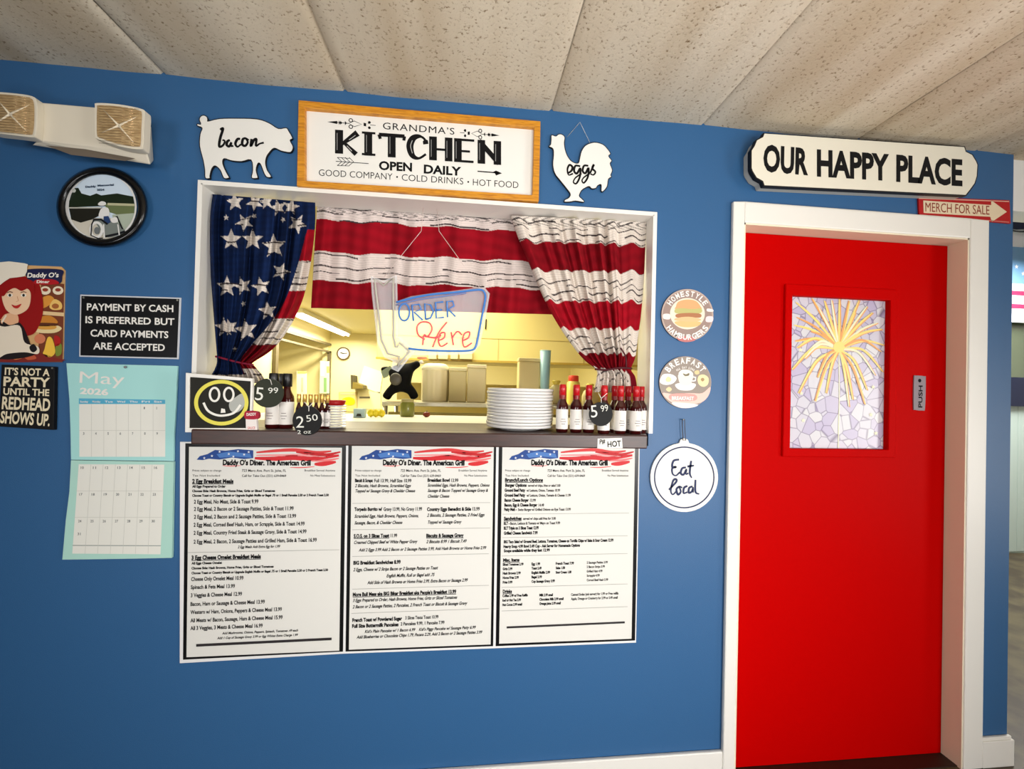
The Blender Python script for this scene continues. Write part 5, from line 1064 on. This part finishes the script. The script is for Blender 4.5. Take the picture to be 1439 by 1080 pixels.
def hood():
    Y0 = 2.1; x0, x1 = at(530, 480, Y0).x, 1.98; z0 = at(720, 509, Y0).z; z1 = 2.3; m = mat('hood_enamel', (232, 214, 140), .35)
    root = thing('range_hood', ((x0+x1)/2, Y0+.5, z0), 'long cream range hood hanging across the back of the kitchen', 'range hood')
    b = MB(); b.hexa([(x0, Y0, z1), (x1, Y0, z1), (x1, Y0, z0), (x0, Y0, z0)], [(x0, Y0+1, z1), (x1, Y0+1, z1), (x1, Y0+1, z0+.02), (x0, Y0+1, z0+.02)], m); b.build('canopy', root, bevel=.004)
    b = MB(); b.box(x0-.005, x1, Y0-.012, Y0, z0-.004, z0+.014, mat('hood_edge', (190, 160, 70), .4)); b.build('drip_edge', root)
    zz = at(720, 476, Y0).z; b = MB(); b.box(x0, x1, Y0-.004, Y0, zz-.003, zz+.003, mat('hood_seam', (204, 184, 112), .4)); b.build('seam_strip', root)
    for px in (700, 820): x = at(px, 490, Y0).x; b = MB(); b.box(x-.004, x+.004, Y0-.004, Y0, z0+.014, zz, mat('hood_seam', (204, 184, 112), .4)); b.build('seam_strip', root)
    b = MB(); x = at(683, 460, Y0).x; b.tube([(x, Y0-.008, at(683, 448, Y0).z), (x-.004, Y0-.01, at(682, 462, Y0).z)], .006, ink((40, 40, 34)), 8); b.build('pull_knob', root)
hood()
b = MB(); b.box(-.75, 1.98, 2.3, 3.0, 0, .92, STEEL); b.box(-.75, 1.98, 2.95, 3.0, .92, 1.45, mat('cream_backsplash', (238, 220, 140), .4))
tag(b.build('cooking_range', bevel=.004), 'steel cooking range standing under the cream range hood', 'range')
rack = thing('order_rail', at(632, 500, 1.9), 'row of cream order boxes under the neon sign along the hood', 'ticket rail')
for i, (a, c) in enumerate(((602, 614), (616, 630), (633, 644), (646, 664))):
    p, q = at(a, 504, 2.05), at(c, 490, 2.05); b = MB(); b.box(p.x, q.x, 2.02, 2.086, p.z, q.z, mat('ticket_cream', (240, 226, 160), .5)); b.build('ticket_box', rack, bevel=.004)

# back of the kitchen: clock, tube light, papers
def clock():
    c = at(483, 496, 6.69); root = thing('wall_clock', (c.x, 6.70, c.z), 'small round wall clock with a dark rim on the kitchen back wall', 'clock'); R = 8.6*8.1/FPX
    def disc(r, y0, y1, m, nm):
        b = MB(); b.slab([Vector((c.x+r*math.cos(t), 0, c.z+r*math.sin(t))) for t in np.linspace(0, 2*PI, 33)[:-1]], y0, y1, m); return b.build(nm, root)
    b = MB(); A = [Vector((c.x+R*math.cos(t), 0, c.z+R*math.sin(t))) for t in np.linspace(0, 2*PI, 33)[:-1]]; B = [Vector((c.x+R*.84*math.cos(t), 0, c.z+R*.84*math.sin(t))) for t in np.linspace(0, 2*PI, 33)[:-1]]
    b.ring(A, B, 6.655, 6.70, ink((92, 76, 52), .4)); b.build('rim', root)
    disc(R*.86, 6.675, 6.70, ink((240, 234, 222)), 'dial')
    for a, l, wd_ in ((1.45, .62, .012), (-1.3, .45, .016)):
        b = MB(); b.tube([(c.x, 6.667, c.z), (c.x+R*l*math.sin(a), 6.667, c.z+R*l*math.cos(a))], wd_*.5, INK, 6); b.build('hand', root)
clock()
root = thing('tube_light', (-2.25, 5.2, CZ), 'long glowing fluorescent tube light on the kitchen ceiling', 'ceiling light')
b = MB(); b.box(-2.33, -2.17, 4.15, 6.35, CZ-.06, CZ, WHITE); b.build('housing', root)
for dx in (-.04, .04):
    b = MB(); b.tube([(-2.25+dx, 4.2, CZ-.08), (-2.25+dx, 6.3, CZ-.08)], .02, mat('glowing_tube', (255, 250, 240), .3, emit=6), 12); b.build('tube', root)
def poster(name, label, quad, Y, col, extra=(), cat='poster', th=.006):
    P = ats(quad, Y); root = thing(name, (P[0].x, Y, P[2].z), label, cat); b = MB(); b.slab(P, Y-th, Y, ink(col)); b.build('sheet', root)
    if extra:
        b = MB()
        for q, c in extra: b.flat(ats(bez(q, 3, True) if len(q) > 4 else q, Y-th-.004), ink(c))
        b.build('print', root)
poster('wall_notice', 'white sheet pinned crooked on the kitchen back wall', [(512, 513), (538, 522), (534, 552), (503, 541)], 6.69, (246, 240, 206))
poster('wall_poster', 'yellow burger poster low on the kitchen back wall', [(476, 550), (502, 550), (502, 578), (476, 577)], 6.69, (222, 200, 128), (([(481, 566), (481, 560), (490, 557), (498, 560), (498, 567), (490, 569)], (240, 196, 20)), ([(478, 551.5), (500, 551.5), (500, 554), (478, 554)], (206, 196, 150))))
poster('notice_sheet', 'pale notice with a line of print beside the burger poster', [(503, 550), (535, 550), (535, 574), (503, 574)], 6.69, (242, 230, 180), (([(505, 556.5), (520, 556.5), (520, 559), (505, 559)], (120, 112, 90)),))
poster('tall_sign', 'tall white sign with an orange top in the kitchen doorway', [(418, 521), (431, 521), (431, 560), (418, 560)], 5.6, (246, 234, 200), (([(418, 521), (431, 521), (431, 524), (418, 524)], (240, 190, 110)), ([(423.5, 530), (426, 530), (426, 550), (423.5, 550)], (190, 190, 160))), 'sign', .03)
poster('height_chart', 'narrow green and blue chart beside the kitchen doorway', [(450, 506), (463, 507), (463, 552), (449, 552)], 6.5, (214, 222, 190), (([(459, 514), (463, 514), (463, 523), (459, 523)], (240, 180, 110)), ([(455, 530), (459, 530), (459, 550), (455, 550)], (130, 170, 110)), ([(450, 507), (456, 507), (456, 528), (450, 528)], (196, 212, 214))))
br = thing('paper_holder', at(503, 545, 6.5), 'olive paper towel holder below the crooked white sheet', 'paper holder')
b = MB(); b.slab(ats([(498, 536), (512, 541), (512, 545), (497, 545.5)], 6.5), 6.4, 6.7, ink((120, 104, 44))); b.build('tray', br)
b = MB(); b.slab(ats([(494.5, 526), (498, 527), (498, 546), (495, 546)], 6.5), 6.42, 6.7, ink((70, 62, 40))); b.build('arm', br)
fl = thing('flower_bunch', Vector((at(388, 545, 3.0).x, 3.0, .94)), 'bunch of yellow flowers standing left in the kitchen', 'flowers')
c0 = at(388, 535, 3.0); b = MB(); b.tube([(c0.x, 3.0, .94), (c0.x, 3.0, c0.z)], .012, ink((110, 130, 60)), 8); b.build('stems', fl)
b = MB()
for k in range(9): b.ball((c0.x+random.uniform(-.05, .05), 3.0+random.uniform(-.03, .03), c0.z+random.uniform(-.01, .05)), .022, .02, .018, mat('flower_yellow', (238, 206, 60), .6), 8, 6)
b.build('blooms', fl)
ct = MB(); ct.box(-2.6, -1.0, 2.7, 3.3, 0, .94, CREAM); tag(ct.build('side_counter', bevel=.004), 'low cream side counter on the left of the kitchen under the flowers', 'counter')

# ------------------------------------------------------------------ room seen past the wall end
FY = 1.95; PW = mat('pale_bead_board', (196, 214, 206), .5); X0, X1 = 2.2, 6.0
zt = lambda y, Y=FY: at(1430, y, Y).z
b = MB(); b.box(2.1, X1, FY, FY+.1, 0, 3.2, mat('far_white_wall', (232, 234, 236), .5)); S(b.build('wall_far'))
b = MB(); b.box(XE+.004, X1, .03, .12, zt(296, .03), CZ+.6, mat('header_white', (236, 236, 234), .5)); S(b.build('trim_4'))
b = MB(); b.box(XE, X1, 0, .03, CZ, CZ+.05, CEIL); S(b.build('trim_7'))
b = MB(); b.box(XE, X1, .12, FY, 3.15, 3.2, WHITE); S(b.build('ceiling_far'))
b = MB(); hw = zt(570)
x = 2.2
while x < X1: b.box(x, x+.085, FY-.02, FY, 0.02, hw, PW); x += .09
b.box(2.15, X1, FY-.012, FY, 0, hw, PW); o = b.build('trim_5'); S(o)
b = MB(); b.box(2.15, X1, FY-.06, FY, hw, zt(530), ink((24, 30, 54), .5)); S(b.build('trim_6'))
wx0, wx1 = 4.0, 5.4
b = MB(); b.box(wx0, wx1, FY-.015, FY-.005, zt(530), zt(300), mat('window_glass_dark', (86, 96, 74), .1)); 
b.box(wx0-.05, wx0, FY-.03, FY, zt(530), zt(300), WHITE); b.box(wx1, wx1+.05, FY-.03, FY, zt(530), zt(300), WHITE); S(b.build('window_2'))
fb = thing('flag_banner', (4.7, FY-.1, zt(455)), 'hanging flag banner with stars and stripes at the far right window', 'banner')
b = MB(); b.box(3.75, 5.6, FY-.085, FY-.08, zt(455), zt(325), ink((236, 238, 242))); b.build('cloth', fb)
b = MB(); b.box(3.75, 5.6, FY-.087, FY-.0855, zt(402), zt(352), ink((118, 164, 206))); k = 0
b.build('blue_field', fb)
b = MB()
for y0_, y1_ in ((436, 430), (418, 412)): b.box(3.75, 5.6, FY-.0875, FY-.0855, zt(y0_), zt(y1_), ink((206, 50, 90)))
b.build('red_stripe', fb)
b = MB()
for k in range(26): 
    cx_, cz_ = 3.82+.07*k, zt(394)+(.04 if k % 2 else .1); b.flat([Vector((cx_+(.022 if j % 2 == 0 else .009)*math.sin(j*PI/5), FY-.088, cz_+(.022 if j % 2 == 0 else .009)*math.cos(j*PI/5))) for j in range(10)], WHITE)
b.build('stars', fb)
b = MB(); b.tube([Vector((4.22+.12*math.cos(t)+.05*t, FY-.09, zt(378)+.07*math.sin(t))) for t in np.linspace(0, 9, 40)], .007, ink((214, 80, 90)), 6); b.build('scribble', fb)
sv = thing('swag_valance', (4.7, FY-.12, zt(325)), 'navy swag valance above the flag banner at the far window', 'valance')
b = MB(); pts = [Vector((3.75+1.85*k/24, 0, zt(322)-.05*abs(math.sin(k*PI/6)))) for k in range(25)]; b.slab([Vector((3.75, 0, zt(294))), Vector((5.6, 0, zt(294)))]+pts[::-1], FY-.12, FY-.105, ink((18, 26, 58))); b.build('swag', sv)
b = MB(); b.tube([Vector((3.75+1.85*k/48, FY-.125, zt(326)-.05*abs(math.sin(k*PI/12)))) for k in range(49)], .006, ink((14, 16, 28)), 6); b.build('fringe', sv)
